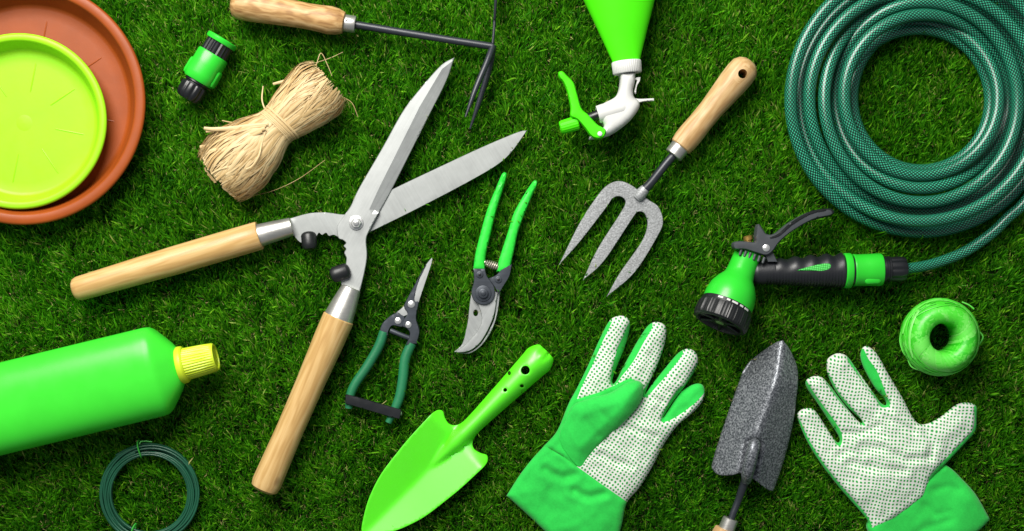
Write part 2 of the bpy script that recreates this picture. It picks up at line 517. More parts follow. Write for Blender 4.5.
# ------------------------------------------------------------------ raffia bundle
r = thing('raffia_bundle', 'bundle of natural straw coloured raffia tied at its waist', 'raffia', (272, 132))
a0 = P(219, 177, 18); a1 = P(325, 84, 18); ax = (a1 - a0); Lx = ax.length; axd = ax.normalized()
sxr = axd.cross(Vector((0, 0, 1))).normalized(); up = Vector((0, 0, 1))
WT = [-.02, .06, .2, .38, .5, .56, .64, .8, .95, 1.03]
WA = [31, 34.5, 35.5, 28.5, 21, 19, 23, 28.5, 31, 28]
WB = [12, 15, 18, 17, 14.5, 13.5, 14.5, 16.5, 16, 12]
fa = lambda t: float(np.interp(t, WT, WA)); fb = lambda t: float(np.interp(t, WT, WB))
core = ML(); core.rnd = .2
lathe(core, a0, a1, [(Lx * t, 1) for t in np.linspace(.03, .98, 24)], 30, ribs=lambda th, t: 0.0 + math.hypot(fa(t / Lx) * .88 * math.cos(th), fb(t / Lx) * .85 * math.sin(th)) if False else .88 * fa(t / Lx) * fb(t / Lx) / math.hypot(fb(t / Lx) * math.cos(th), fa(t / Lx) * math.sin(th)))
st = ML()
lathe(st, a0, a1, [(0, 0.01)], 3, caps=False)
for v, f in ((core.v, core.f),):
    st.rnd = .15; st.add(v, f, core.lc)
for i in range(760):
    ph = random.uniform(-.25, PI + .25) if i % 6 else random.uniform(PI, 2 * PI)
    rho = random.uniform(.9, 1.03); tw = random.gauss(0, .22); tw2 = random.gauss(0, .12)
    t0 = random.uniform(-.02, .06); t1 = random.uniform(.93, 1.05)
    if random.random() < .22: t0, t1 = (random.uniform(.0, .1), random.uniform(.5, .58)) if random.random() < .5 else (random.uniform(.5, .58), t1)
    pts = []
    n = 14
    wob = random.uniform(0, 9)
    for k in range(n):
        s = k / (n - 1); t = t0 + (t1 - t0) * s
        e = abs(t - .56); ph_t = ph + tw * (t - .56) * 2 + tw2 * math.sin(t * 9 + wob)
        rr = rho * (1 + .035 * math.sin(t * 14 + wob))
        if k in (0, n - 1): rr *= random.uniform(.86, 1.0)
        pts.append(a0 + axd * (t * Lx) + sxr * (fa(t) * rr * math.cos(ph_t)) + up * (max(-17.5, fb(t) * rr * math.sin(ph_t))))
    pts = [Vector(q) for q in cr(pts, 2)]
    nl = [(q - (a0 + axd * (q - a0).dot(axd))) for q in pts]; nl = [Vector((q.x * .55, q.y * .55, q.z)) for q in nl]
    st.rnd = min(1, max(0, random.gauss(.55, .28)))
    nv = sxr * math.cos(ph) + up * math.sin(ph) + axd * 0
    w = random.uniform(.35, .9) if random.random() < .6 else random.uniform(1.0, 2.3)
    tube(st, pts, [w * .6, w, w, w * .9, w * .5], 6, fz=.17, normals=nl)
# looped ends that curl across the lower end
for i in range(16):
    t = random.uniform(-.03, .12); v = random.uniform(-.6, .95)
    span = random.uniform(.35, .95); s0 = random.uniform(-1, 1 - span)
    pts = []
    for k in range(9):
        s = s0 + span * k / 8
        pts.append(a0 + axd * (t * Lx - 4 * (1 - s * s) + random.uniform(-.5, .5)) + sxr * (fa(t) * s * .98) + up * (fb(max(t, .06)) * math.sqrt(max(0, 1 - s * s)) * v * .95 + .5))
    st.rnd = min(1, max(0, random.gauss(.5, .25)))
    tube(st, [Vector(q) for q in cr(pts, 2)], random.uniform(.7, 1.5), 6, fz=.35, normal=up)
build('strands', st, RAFFIA, r, 60)
tie = ML()
for j in range(9):
    tt = .535 + .008 * j + random.uniform(-.004, .004); tie.rnd = random.uniform(.5, .95)
    loop = []
    for k in range(28):
        th = 2 * PI * k / 28
        tq = tt + .02 * math.sin(th + .7)
        loop.append(a0 + axd * (tq * Lx) + sxr * ((fa(tq) + .9) * math.cos(th)) + up * ((fb(tq) + 1.2) * math.sin(th)))
    tube(tie, loop, 1.1, 6, fz=.5, closed=True)
build('tie', tie, RAFFIA, r, 60)
def strand(pl, w, rn, z0=12, z1=12):
    loose = ML(); loose.rnd = rn; n = len(pl)
    pts = cr([tuple(P(x, y, z0 + (z1 - z0) * i / (n - 1) + random.uniform(-1, 1))) for i, (x, y) in enumerate(pl)], 5)
    tube(loose, [Vector(q) for q in pts], [w * .8, w, w, w * .7], 6, fz=.4)
    build('loose_strand', loose, RAFFIA, r, 60)
strand([(268, 124), (252, 125.5), (232, 128), (214, 129), (204, 128)], 1.9, .85, 35, 27)
strand([(266, 126), (248, 128), (228, 129.5), (206, 131.5)], 1.5, .6, 35, 26)
strand([(262, 121), (245, 124), (232, 122.5), (222, 120.5)], .6, .4, 24, 6)
strand([(265, 128), (243, 136), (222, 143), (200, 147)], 2.2, .7, 37, 24)
strand([(262, 131), (240, 141), (220, 149), (203, 152)], 2.0, .55, 37, 25)
strand([(266, 130), (262, 142), (259, 155), (252, 166), (246, 169)], .8, .8, 35, 38)
strand([(303, 74), (292, 79), (273, 84)], 1.6, .8, 14, 5)
strand([(266, 112), (262, 100), (263, 86)], .7, .7, 12, 4)
strand([(316, 66), (321, 53), (328, 66), (332, 76)], .35, .6, 10, 5)
strand([(341, 96), (352, 103), (358, 117)], .3, .5, 10, 3)
strand([(341, 106), (346, 99), (350, 108)], .3, .5, 10, 3)
strand([(252, 196), (275, 190), (300, 178), (325, 160)], .22, .25, 5, 3)
strand([(312, 64), (330, 58), (343, 52)], .25, .5, 5, 3)

# ------------------------------------------------------------------ cultivator with wooden handle
r = thing('hand_cultivator', 'black steel hoe and two prong cultivator with a pale wooden handle at the top edge', 'cultivator', (400, 34))
A, B = axis_pts((344.5, 23), (233, 2.4), 17, 19)
build('handle', lathe(M(), A, B, [(0, 9), (.8, 10.6), (7, 13), (15, 14), (26, 13.2), (38, 12.7), (55, 13.4), (75, 14.6), (95, 15.6), (106, 15.4), (110, 13.4), (112.6, 9), (113.4, 3)], 40), W_ASH, r)
fer = M(); A, B = axis_pts((342.5, 22.7), (356, 24.6), 16)
fr = build('ferrule', lathe(fer, A, B, [(0, 8.3), (.5, 8.6), (12, 8.4), (13, 8), (13, 4)], 32), FERR, r)
m = M(); c = P(349.3, 23.8, 0); lathe(m, Vector((c.x, c.y, 23.5)), Vector((c.x, c.y, 26)), [(0, 1.6), (1.2, 1.5), (1.6, .6)], 12); build('rivet', m, FERR, fr)
build('shaft', tube(M(), [P(355, 24.6, 16), P(400, 32, 16), P(450, 40, 17), P(492.5, 46.5, 18)], [3.9, 3.8, 3.6, 3.6], 16), ROD, r)
m = M()
tube(m, [P(492.5, 46, 18), P(494, 30, 18), P(495.5, 5, 18), P(498, -30, 18), P(500, -52, 17)], [1.5, 1.4, 1.5, 1.5, 1.0], 12, fz=1)
build('hoe_neck', m, ROD, r)
# hoe blade, standing on edge across the shaft
m = M(); q0 = P(494.4, 20, 18); q1 = P(500.5, -58, 16)
e = (q1 - q0); ln = e.length; e.normalize(); nn = Vector((-e.y, e.x, 0))
vs = []; fs = []
ring = [(0, 5), (10, 12), (ln, 17), (ln + 1, 0), (ln, -15), (10, -12), (0, -5)]
for s in (-1.0, 1.0):
    for t, z in ring: vs.append(q0 + e * t + nn * s + Vector((0, 0, z)))
n = len(ring); fs = [tuple(range(n)), tuple(range(2 * n - 1, n - 1, -1))] + [(i, i + n, (i + 1) % n + n, (i + 1) % n) for i in range(n)]
build('hoe_blade', m.add(vs, fs), ROD, r)
for pl, zz in (([(493, 46), (487, 62), (476, 88), (465.5, 117)], [18, 26, 33, 36]), ([(493, 46), (490, 66), (481, 96), (470, 129)], [18, 12, 8, 5])):
    pts = [Vector(q) for q in cr([tuple(P(x, y, z)) for (x, y), z in zip(pl, zz)], 6)]
    build('prong', tube(M(), pts, [3.3, 3.2, 3.0, 2.6, .9], 12), ROD, r)

# ------------------------------------------------------------------ hedge shears
r = thing('hedge_shears', 'long hedge shears lying open with two varnished wooden handles', 'shears', (330, 240))
bladeB = [(527.2, 130.3, 1), (516.7, 132.6), (482.4, 147), (440.8, 166.3), (391.8, 189.6), (372, 200), (355, 212), (343.4, 214.5), (326.3, 212.5), (309, 213.3), (288.4, 218.9, 1), (293.3, 235.3, 1),
          (300.6, 242.6), (309, 242), (313, 238), (316.5, 236.3), (319, 233), (322, 235), (326, 233), (329, 236), (333.6, 235), (338, 237), (345, 240), (358, 237), (372, 231), (418.8, 207.9), (467.7, 182.2), (497, 165), (511.8, 151.6)]
m = M(); moulded(m, bladeB, 6.5, 10.5, .7, step=6)
build('blade', m, BLADE_DULL, r)
bladeA = [(454.4, 57.4, 1), (446, 81.6), (427.5, 118.5), (393, 187), (377.7, 214.5), (369, 231), (366, 240), (366.9, 256), (364.2, 273), (359.4, 292.3, 1), (342, 286.7, 1),
          (341, 280.6), (345, 268), (346.5, 258.5), (344.4, 253), (346, 249), (343.8, 246), (346, 243), (343, 240), (338.5, 237.7), (337, 227), (343, 217), (350.8, 206), (359, 188.4), (382.7, 147.5), (402.5, 112), (419.6, 89.5), (440.7, 65.8)]
lp = smooth_loop(bladeA, 6)
bev = [(452.5, 61), (442, 69), (419.6, 106.7), (378.8, 188.4), (370.4, 207), (378.6, 212.8)]
bevpoly = bev + [(393, 187), (427.5, 118.5), (446, 81.6)]
p, t, dd = sheet(lp, 5, lines=[(bev, False)], inset=.6, estep=3)
cen = inside([(454.4, 57.4)] + bev + [(400, 205), (470, 80)], p)
db = dist(bev[:5] + [(364, 219)], p, False)
zt = 15.5 + rnd_edge(dd, .6) - np.where(cen, np.clip(db, 0, 16) * .30, 0) - np.where(cen, 0, np.clip(db - 2, 0, 20) * .03)
m = M(); slab(m, p, t, zt, np.minimum(np.full(len(p), 11.0), zt - .3))
build('blade', m, SILVER, r, 8)
def handle(root, a, b, z, prof, mat, zb=None):
    A, B = axis_pts(a, b, z, zb); return build('handle', lathe(M(), A, B, prof, 48), mat, root)
handle(r, (259.8, 235.3), (76, 289.5), 15, [(0, 10), (0, 13.5), (1, 14.2), (30, 14.3), (90, 14.2), (140, 13.2), (175, 12.4), (186, 12.2), (190, 11), (192, 8.5), (192.5, 3)], W_PINE)
handle(r, (338.8, 317.5), (264.5, 488), 16, [(0, 11), (0, 15), (1, 15.8), (25, 15.6), (70, 14.2), (120, 13.6), (160, 14.4), (178, 14.8), (184, 13.6), (186.5, 10.5), (187, 4)], W_PINE_K)
A, B = axis_pts((292, 226.6), (257, 236), 12, 15)
build('ferrule', lathe(M(), A, B, [(-.5, 5), (-.5, 8.2), (.5, 9.2), (18, 10.4), (33, 11.2), (35, 11.2)], 40), FERR, r)
A, B = axis_pts((351.3, 288.2), (337.5, 320.5), 13, 16)
build('ferrule', lathe(M(), A, B, [(-.5, 5), (-.5, 9), (.5, 10), (15, 12.5), (33, 15), (35, 15.1)], 40), FERR, r)
for a, b, rr in (((308.5, 234.5), (310, 250), 7.6), ((347, 270.5), (330.5, 276.3), 7.9)):
    A, B = axis_pts(a, b, 16, 18); L = (B - A).length
    build('bumper', lathe(M(), A, B, [(-3, rr * .3), (-2.4, rr * .62), (-1, rr * .88), (1, rr), (L - 6, rr), (L - 3, rr * .94), (L - 1, rr * .76), (L, rr * .4)], 32), RUB, r)
m = M(); disc(m, 356.2, 222.8, 15.2, 16.6, 7.2, .5, 32); nut_root = build('washer', m, CHROME, r)
m = M(); c = P(356.2, 222.8, 18); lathe(m, Vector((c.x, c.y, 16.6)), Vector((c.x, c.y, 20)), [(0, 5.2), (2.6, 5.2), (3.2, 4.6)], 6); nt = build('nut', m, CHROME, nut_root, 20)
m = M(); disc(m, 356.2, 222.8, 19, 21.6, 2.8, .6, 18); build('bolt', m, CHROME, nut_root)

# ------------------------------------------------------------------ small snips
r = thing('garden_snips', 'small pointed garden snips with dark green dipped handles and black strap', 'snips', (390, 350))
m = M(); moulded(m, [(431.8, 257.5, 1), (432, 262), (424.8, 284), (418.6, 302.5, 1), (413.5, 301.5, 1), (417, 285), (424, 268)], 8, 10.2, .5, step=4)
build('blade', m, SILVER, r)
m = M(); moulded(m, [(404.2, 306, 1), (409, 314.5, 1), (402.8, 316.5, 1), (396.5, 312.5, 1)], 6.5, 9, .5, step=4); build('blade', m, SILVER, r)
m = M(); moulded(m, [(430.6, 258.5, 1), (425, 268.5), (418, 284), (414.6, 300), (418.6, 302.5), (416.2, 318), (419.6, 331), (416.8, 343.5, 1), (405.8, 345.6, 1), (409.8, 334), (406.5, 328.5), (402.2, 326), (404, 319), (407.5, 313.5), (404, 306.5), (408, 297), (414.7, 290.7 - 6), (424.3, 267)], 5, 11, 1.2, step=4)
build('arm', m, DARKST, r)
m = M(); moulded(m, [(398, 311.7, 1), (404.8, 316.5, 1), (404, 322), (401.8, 327), (392.5, 325.6), (388.6, 331), (388, 336, 1), (379, 333, 1), (382.4, 323.5), (390, 316)], 4, 9.5, 1.2, step=4)
build('arm', m, DARKST, r)
for x, y, z, q in ((411.3, 304.3, 10.8, 3.6), (398, 320.8, 9.4, 3.3), (408.4, 324.8, 10.8, 3.2)):
    m = M(); disc(m, x, y, z, z + .8, q, .4, 20, dome=.9); build('rivet', m, CHROME, r)
build('spring', tube(M(), [P(390.5, 330.5, 6), P(400, 334.5, 7), P(409, 338, 6)], lambda t: 2.6 + .25 * math.sin(t * 60), 12), DARKST, r)
build('grip', tube(M(), [Vector(q) for q in cr([tuple(P(x, y, 6.5)) for x, y in ((384, 331.5), (379, 346), (367.5, 366), (355.2, 384), (350.2, 396), (348.8, 408.3))], 6)], [4.6, 4.9, 4.8, 4.7, 4.6, 4.5, 3.6], 16), DKGRN, r)
build('grip', tube(M(), [Vector(q) for q in cr([tuple(P(x, y, 6.5)) for x, y in ((411.8, 343), (405.2, 359), (402.6, 381), (398.6, 400), (388.4, 422.5))], 6)], [4.8, 5, 5, 4.9, 4.7, 3.4], 16), DKGRN, r)
m = M(); moulded(m, [(345, 395, 1), (352, 395.5), (401, 409.5, 1), (400.5, 418, 1), (394, 418), (345.5, 403.8, 1)], 10, 13.6, 1.3, step=5); sp_ = build('strap', m, BLK, r)
A, B = axis_pts((398.5, 413.5), (403, 412.6), 9); build('strap_bolt', lathe(M(), A, B, [(0, 2.6), (2.6, 2.6), (3.4, 1.6)], 14), CHROME, sp_)

# ------------------------------------------------------------------ secateurs
r = thing('secateurs', 'bypass secateurs with long bright green handles and curved steel blade', 'secateurs', (490, 270))
def strip(cl, hw, n=6):
    c = cr([(x, y, w) for (x, y), w in zip(cl, hw)], n); L = []; R = []
    for i in range(len(c)):
        a = c[max(0, i - 1)][:2]; b = c[min(len(c) - 1, i + 1)][:2]; t = (b - a) / np.hypot(*(b - a)); nn = np.array((-t[1], t[0]))
        L.append(tuple(c[i][:2] + nn * c[i][2])); R.append(tuple(c[i][:2] - nn * c[i][2]))
    return L + R[::-1]
lp = strip([(505.3, 172.5), (504, 176), (499.6, 188), (491.6, 210.6), (485.6, 233.4), (480.6, 254), (479, 270.5)], [1.2, 2.8, 3.5, 4.5, 5, 5.2, 6])
m = M(); moulded(m, lp, 3, 12, 4, step=3, smooth=False); build('handle', m, GRN_HANDLE, r)
lp = strip([(536, 180.5), (534.5, 184), (527.6, 196.5), (518.8, 214.7), (513.2, 231.3), (508.8, 247.9), (505, 262), (503, 273)], [1.2, 2.8, 4, 5.2, 4.9, 5.8, 6.4, 6.6])
m = M(); moulded(m, lp, 3, 12, 4, step=3, smooth=False); build('handle', m, GRN_HANDLE, r)
pts = []; sa, sb = P(484, 262.5, 7), P(502, 268, 7); d, u1, u2 = frame(sb - sa); Ls = (sb - sa).length
for k in range(121):
    t = k / 120; th = t * 2 * PI * 9; rr = 3.6 * math.sin(PI * (.12 + .76 * t)) ** .6
    pts.append(sa + d * (Ls * t) + u1 * (rr * math.cos(th)) + u2 * (rr * math.sin(th)))
build('spring', tube(M(), pts, .75, 6), SPRING, r)
m = M(); moulded(m, [(472, 291, 1), (470, 302), (468.5, 316), (467, 326), (462.4, 343.5), (454, 352, 1), (463, 350), (474, 340), (483, 328), (484, 310), (484, 296)], 3.5, 6.5, .6, holes=[circle(475.7, 313, 2.3, 14, 3.3)], step=3)
build('blade', m, BLADE_DULL, r)
m = M(); moulded(m, [(474, 297, 1), (478.6, 306), (481.4, 315), (481.2, 323), (476.6, 332), (465.2, 344.6), (454.6, 351.8, 1), (459, 352.6), (470, 350.6), (480.6, 342), (489.4, 327), (494.6, 312.4), (497.5, 293, 1), (490, 288), (480, 290)], 7.5, 10.5, 1.0, step=3)
build('blade', m, SILVER, r)
m = M(); moulded(m, [(490, 292, 1), (495.2, 312.4), (490.3, 327.5), (481.2, 342.8), (470.4, 351.4), (458.5, 353, 1), (471, 353), (483, 343.8), (492.6, 328.4), (497.6, 312.4), (500.2, 292, 1)], 4, 7.2, .8, step=3)
build('counter_blade', m, SILVER, r)
m = M(); moulded(m, [(473.4, 268.5, 1), (484.8, 268.5, 1), (487, 276), (491, 281.5), (494.5, 288), (494.3, 297), (489, 303.5), (481.5, 304.6), (474, 300.5), (471.4, 292), (473.8, 281)], 10.6, 13.2, 1, step=4)
build('pivot_plate', m, DARKST, r)
m = M(); moulded(m, [(512.2, 264, 1), (509.5, 276), (503, 287), (498.6, 294.5, 1), (494.5, 287), (490.5, 281.5), (488.5, 278.5, 1), (496, 275), (503, 268.5)], 9, 12.4, 1, step=4)
build('pivot_plate', m, DARKST, r)
m = M(); disc(m, 483.3, 293.4, 13, 14.2, 8, .6, 32); build('washer', m, DARKST, r)
m = M(); disc(m, 483.3, 293.4, 14.2, 16.4, 5, .8, 12); disc(m, 483.3, 293.4, 16.4, 17.2, 2.4, .4, 16); build('nut', m, DARKST, r, 25)
for x, y, z in ((479.7, 274.6, 13), (498.4, 279.6, 12.2)):
    m = M(); disc(m, x, y, z, z + 1, 3.5, .4, 20); s_ = build('screw', m, DARKST, r)
    m = M(); disc(m, x, y, z + 1, z + 1.3, 1.5, .1, 6); build('recess_shade', m, BLK, s_)  # black disc on the head, painted shade in place of a hollow

# ------------------------------------------------------------------ spray bottle
r = thing('spray_bottle', 'neon green spray bottle with white trigger head entering from the top edge', 'spray bottle', (624, 20))
zc = 27
A = P(626.3, 61, zc); B = P(619.3, -10, zc)
build('bottle', lathe(M(), A, B, [(-1, 10), (-1, 13.6), (2, 14.2), (30, 24), (62, 35.5), (92, 45), (104, 47.5), (125, 48.5), (220, 48.5), (228, 46), (232, 38), (232, 5)], 56, fx=1, fz=.55), NEON, r)
A = P(627.6, 74.5, zc); B = P(626, 59, zc)
build('collar', lathe(M(), A, B, [(1, 10), (1, 13.6), (2, 14.4), (12, 14.7), (13, 14.2), (13, 9)], 120, ribs=ribbed(40, .03)), WHITE, r)
m = M(); moulded(m, [(620, 72, 1), (635.5, 72, 1), (634.8, 82), (633, 90), (634.2, 97), (638.5, 101), (639.5, 107), (634, 116), (626.5, 123.5), (617, 130.5), (607, 135.5), (590, 138.6, 1), (589.5, 136.8, 1), (600, 131), (604, 126), (601, 119.5), (596, 107, 1), (606, 102), (615, 97), (619, 90), (620.4, 81)], 14, 38, 7, step=3)
hd = build('spray_head', m, WHITE, r)
A, B = axis_pts((622, 108), (598, 114.5), 30); build('barrel', lathe(M(), A, B, [(-10, 3), (-6, 7), (0, 9), (20, 9), (24.5, 8.6), (24.5, 5)], 32), WHITE, r)
m = M(); moulded(m, [(631, 97.5, 1), (640, 98.8), (653.8, 98.2, 1), (654, 100.6, 1), (643, 101.6), (634, 104.5, 1)], 24, 29, 1, step=3); build('rear_fin', m, WHITE, r)
m = M(); moulded(m, [(634.2, 92, 1), (636.4, 83), (637, 80.4), (635.2, 79.4), (636.4, 77.4), (640.6, 77, 1), (640, 81), (637.2, 86), (636, 94, 1)], 24, 31, .8, step=3); build('hook', m, WHITE, r)
A, B = axis_pts((600, 114), (572, 124.5), 30); build('piston', lathe(M(), A, B, [(0, 4.8), (12, 4.8), (14, 3.4), (22, 3.4)], 20), BLK, r)
A, B = axis_pts((578.3, 122.7), (560, 128), 30)
build('nozzle', lathe(M(), A, B, [(0, 3), (0, 6.4), (1, 7.2), (15, 6.9), (17.6, 6.4), (18.6, 5), (18.6, 2.4), (15, 2.2)], 64, ribs=ribbed(16, .05)), NEON, r)
lp = [(558.4, 72.4), (562.6, 71.4), (567, 75.6), (573.8, 83), (577.4, 95), (581.6, 108.5), (587.4, 114), (592.5, 119.5), (598, 125), (605.6, 129.6), (604.4, 136.2), (598, 138.6), (591.2, 136), (584.6, 127.5), (577.4, 119.5), (570.6, 116), (570.6, 107), (567.4, 92), (563.6, 82.5), (559.4, 77.4)]
m = M(); moulded(m, lp, 28, 40, 2.4, step=3); tg_ = build('trigger', m, NEON, r)
m = M(); disc(m, 599.8, 133.8, 39.5, 41, 2.4, .5, 16); build('pin', m, WHITE, tg_)

# ------------------------------------------------------------------ hand fork
r = thing('hand_fork', 'three pronged garden hand fork with a light wooden handle', 'hand fork', (660, 170))
fork = [(559, 265, 1), (579.2, 224), (596.3, 197.5), (607, 185.5), (619.6, 181), (633.6, 186.6), (647.5, 199), (658.4, 206.8), (663, 220.8), (658.4, 234.8), (635, 272), (606.8, 296.8, 1), (619.6, 273.6), (641.3, 242.5),
        (647.5, 225), (644.8, 214), (638.2, 211.8), (632, 219), (604, 261), (583, 280.3, 1), (597.8, 248.8), (619.6, 214.6), (625.6, 202), (620, 196.4), (612.5, 198.6), (605.6, 208.4), (579.2, 242.5)]
axf = np.array((-.65, .76))
m = M(); moulded(m, fork, 3, 6.5, .8, step=4, zf=lambda p: -np.clip((p - np.array((641, 194))) @ axf - 30, 0, 90) * .03 + np.clip(25 - (p - np.array((641, 194))) @ axf, 0, 25) * .12)
build('tines', m, HAM_L, r)
A, B = axis_pts((637.5, 197.5), (645.5, 188.5), 9.5, 11.5); build('socket', lathe(M(), A, B, [(-2, 2), (-1, 4.6), (2, 5.6), (7, 5.6), (11, 5), (13, 4.2)], 24), HAM_L, r)
build('shaft', tube(M(), [Vector(q) for q in cr([tuple(P(x, y, z)) for x, y, z in ((642.5, 191.5, 11), (650, 184, 12.5), (660, 171.5, 14), (668, 161.5, 14), (676, 153, 13.5))], 5)], [4.6, 4.4, 4.2, 4.2, 4.2], 16), ROD, r)
A, B = axis_pts((673.2, 155.6), (681.4, 145.6), 13.5); build('ferrule', lathe(M(), A, B, [(0, 4), (0, 8.6), (.8, 9.4), (12, 9.7), (13, 9.7)], 36), FERR, r)
A, B = axis_pts((680.2, 147), (751, 60.5), 14)
cut = M(); c = P(742.6, 73.8, 28); lathe(cut, Vector((c.x, c.y, -20)), Vector((c.x, c.y, 50)), [(0, 4.6), (70, 4.6)], 24)
build('handle', lathe(M(), A, B, [(0, 8), (0, 10), (1, 11.2), (8, 12.4), (16, 12.6), (32, 11.9), (48, 12), (66, 13.4), (82, 14.8), (93, 15.2), (101, 14.4), (106, 11.4), (109, 7), (109.8, 2.5)], 48), W_BEECH, r, cut=cut)

# ------------------------------------------------------------------ spray gun, connector, hose
r = thing('spray_gun', 'green and black hose spray gun with a grey trigger lever', 'spray gun', (770, 275))
A = P(749.2, 251.5, 19); ad = Vector((-.40, -.87, .25)).normalized(); B = A + ad
build('barrel', lathe(M(), A, B, [(0, 8), (0, 12.6), (2, 13.4), (23, 14), (29, 15.2), (35, 19.5), (43, 23.4), (52, 25), (60, 25), (62, 22)], 48), GRN, r)
band = build('dial_band', lathe(M(), A, B, [(58, 20), (59.5, 25.4), (64, 26), (65, 25)], 48), BLK, r)
dial = build('dial', lathe(M(), A, B, [(63, 20), (64, 26.4), (66, 27.4), (76, 27.8), (79, 26.8), (80.5, 25), (80.5, 22.5), (77, 21.5), (75.5, 9), (78.6, 8), (78.6, 5), (76, 4)], 144, ribs=lambda th, t: 1 - (.035 * (.5 + .5 * math.cos(60 * th)) if 65 < t < 78.5 else 0)), RUB, r)
m = M(); lathe(m, A, B, [(75.6, 4.6), (79.4, 4.4), (79.9, 2)], 14); build('dial_boss', m, metal('dull green brass', (.25, .36, .16), .4, .6), dial)
d_, u1, u2 = frame(ad)
for k, wv in ((62, 5), (80, 3.4), (95, 6), (112, 3.5), (128, 5.4)):
    th = math.radians(k); w = wv / 26; vs = []
    for tt, rr in ((60.6, 26.0), (62.6, 26.3)):
        for q in (-w / 2, 0, w / 2): vs.append(A + d_ * tt + (u1 * math.cos(th + q) + u2 * math.sin(th + q)) * rr)
    vs += [v - (u1 * math.cos(th) + u2 * math.sin(th)) * 1.2 for v in list(vs)]
    build('dial_mark', M().add(vs, [(0, 1, 4, 3), (1, 2, 5, 4), (6, 9, 10, 7), (7, 10, 11, 8), (0, 3, 9, 6), (2, 8, 11, 5), (0, 6, 7, 1), (1, 7, 8, 2), (3, 4, 10, 9), (4, 5, 11, 10)]), WHITE, band)
for k in range(6):
    th = k * PI / 3 + .3; rv = u1 * math.cos(th) + u2 * math.sin(th)
    m = M(); tube(m, [A + d_ * 77.6 + rv * 8, A + d_ * 78 + rv * 15, A + d_ * 78.6 + rv * 22], 1.7, 8); build('dial_spoke', m, RUB, dial)
# grip
A, B = axis_pts((753, 272.5), (847, 270.6), 20, 19); L = (B - A).length; dg = (B - A).normalized()
def gripr(th, t):
    k = 1.0
    up_ = math.cos(th)                        # +1 / -1 = image up / down side
    upper = max(0, -up_); lower = max(0, up_)
    k += .085 * upper * math.sin((t - 22) * 2 * PI / 15.5) * (1 if 20 < t < 88 else 0)
    if 12 < t < 90: k -= .075 * (lower ** 1.5) * (math.sin(t * 2 * PI / 3.0) > 0)
    return k
grp = build('grip', lathe(M(), A, B, [(t, float(np.interp(t, [-6, -3, 3, 20, 45, 70, 88, 91], [5, 9, 11.6, 12.5, 14.4, 15.8, 16.6, 15]))) for t in np.arange(-6, 91.2, .55)], 56, ribs=gripr), GRIP, r)
A2 = A
m = M(); moulded(m, [(797, 270.4, 1), (806, 267.6), (818, 264.6), (828, 263.4), (831, 265.4), (829.6, 269), (822, 271.2), (811, 270.8)], 31, 35.4, 1, step=2.5)
t = NT('green textured inlay'); o = t.mapping(t.obj(), scale=(1000, 1000, 1000), rot=(0, 0, .15)); x = t.n('ShaderNodeSeparateXYZ'); t.l(o, x.inputs[0])
g_ = t.math('MAXIMUM', t.math('GREATER_THAN', t.math('FRACT', t.math('DIVIDE', x.outputs[0], 2.1)), .72), t.math('GREATER_THAN', t.math('FRACT', t.math('DIVIDE', x.outputs[1], 2.1)), .72))
t.color(t.mix(g_, (.10, .62, .12), (.02, .30, .03))); t.pr(rough=.4); t.bump(g_, .4, .5)
build('inlay', m, t.m, grp)
A, B = axis_pts((843.5, 270.6), (851, 270.6), 19); build('end_ring', lathe(M(), A, B, [(0, 12), (0, 16.6), (1, 17.4), (6, 17.4), (7, 16.8), (7, 10)], 48), GRN, r)
A, B = axis_pts((850, 270.4), (856, 270.4), 19); build('spigot', lathe(M(), A, B, [(0, 14.4), (6, 14.4)], 32), BLK, r)
trig = [(733.4, 243.5), (738, 241.2), (747, 241.4), (755, 242), (755.6, 236), (757.2, 226), (759.4, 224.4), (763, 229.5), (767, 234.2), (776, 233.4), (790, 222.6), (809.8, 212), (828.4, 209.4), (832.8, 212.2), (830.5, 215.4), (813, 219.6), (793, 230.8), (780, 241.5), (772.5, 251.5), (766, 255.2), (757, 253), (745, 249.4), (735, 249)]
m = M(); moulded(m, trig, 24, 38, 1.8, step=4, zf=lambda p: -np.clip(p[:, 0] - 785, 0, 60) * .12)
tg_ = build('trigger', m, GREYTRIG, r)
m = M(); lp = [(812, 210.9), (828, 208.4), (834, 210.6), (833, 214.6), (824, 217.6), (813, 220.2), (818, 215)]
moulded(m, lp, 20, 34.6, 2.5, step=3, zf=lambda p: -np.clip(p[:, 0] - 785, 0, 60) * .05); build('trigger_tip', m, RUB, tg_)
m = M(); lp = strip([(826, 209.6), (810, 213), (792, 223.5), (779, 234.5), (770, 238)], [.8, 1.3, 1.4, 1.3, .7]); moulded(m, lp, 36, 38.9, .5, step=3, smooth=False, zf=lambda p: -np.clip(p[:, 0] - 785, 0, 60) * .12 - .0)
build('trigger_rib', m, RUB, tg_)
m = M(); disc(m, 766.2, 248, 37.6, 38.8, 3.6, .5, 20, dome=.6); build('pin', m, CHROME, tg_)
m = M(); moulded(m, [(764, 252, 1), (773, 252, 1), (777.5, 262, 1), (768, 262, 1)], 22, 33, 1, step=4); build('link', m, GREYTRIG, r)
A, B = axis_pts((749, 243), (747, 234.6), 28); build('screw', lathe(M(), A, B, [(0, 3), (3, 3), (3, 4.6), (6.4, 4.6), (7.4, 3.4), (7.4, .5)], 18), BRASS, r)
for k in range(6):
    q = P(741 + k * 4.6, 252.0 + k * 1.6, 36); m = M()
    lathe(m, q + Vector((.8, 2.6, -2)), q + Vector((-1.2, -3.4, -2)), [(0, 1.5), (5.5, 1.3), (6.4, .5)], 8); build('tooth', m, GREYTRIG, r)

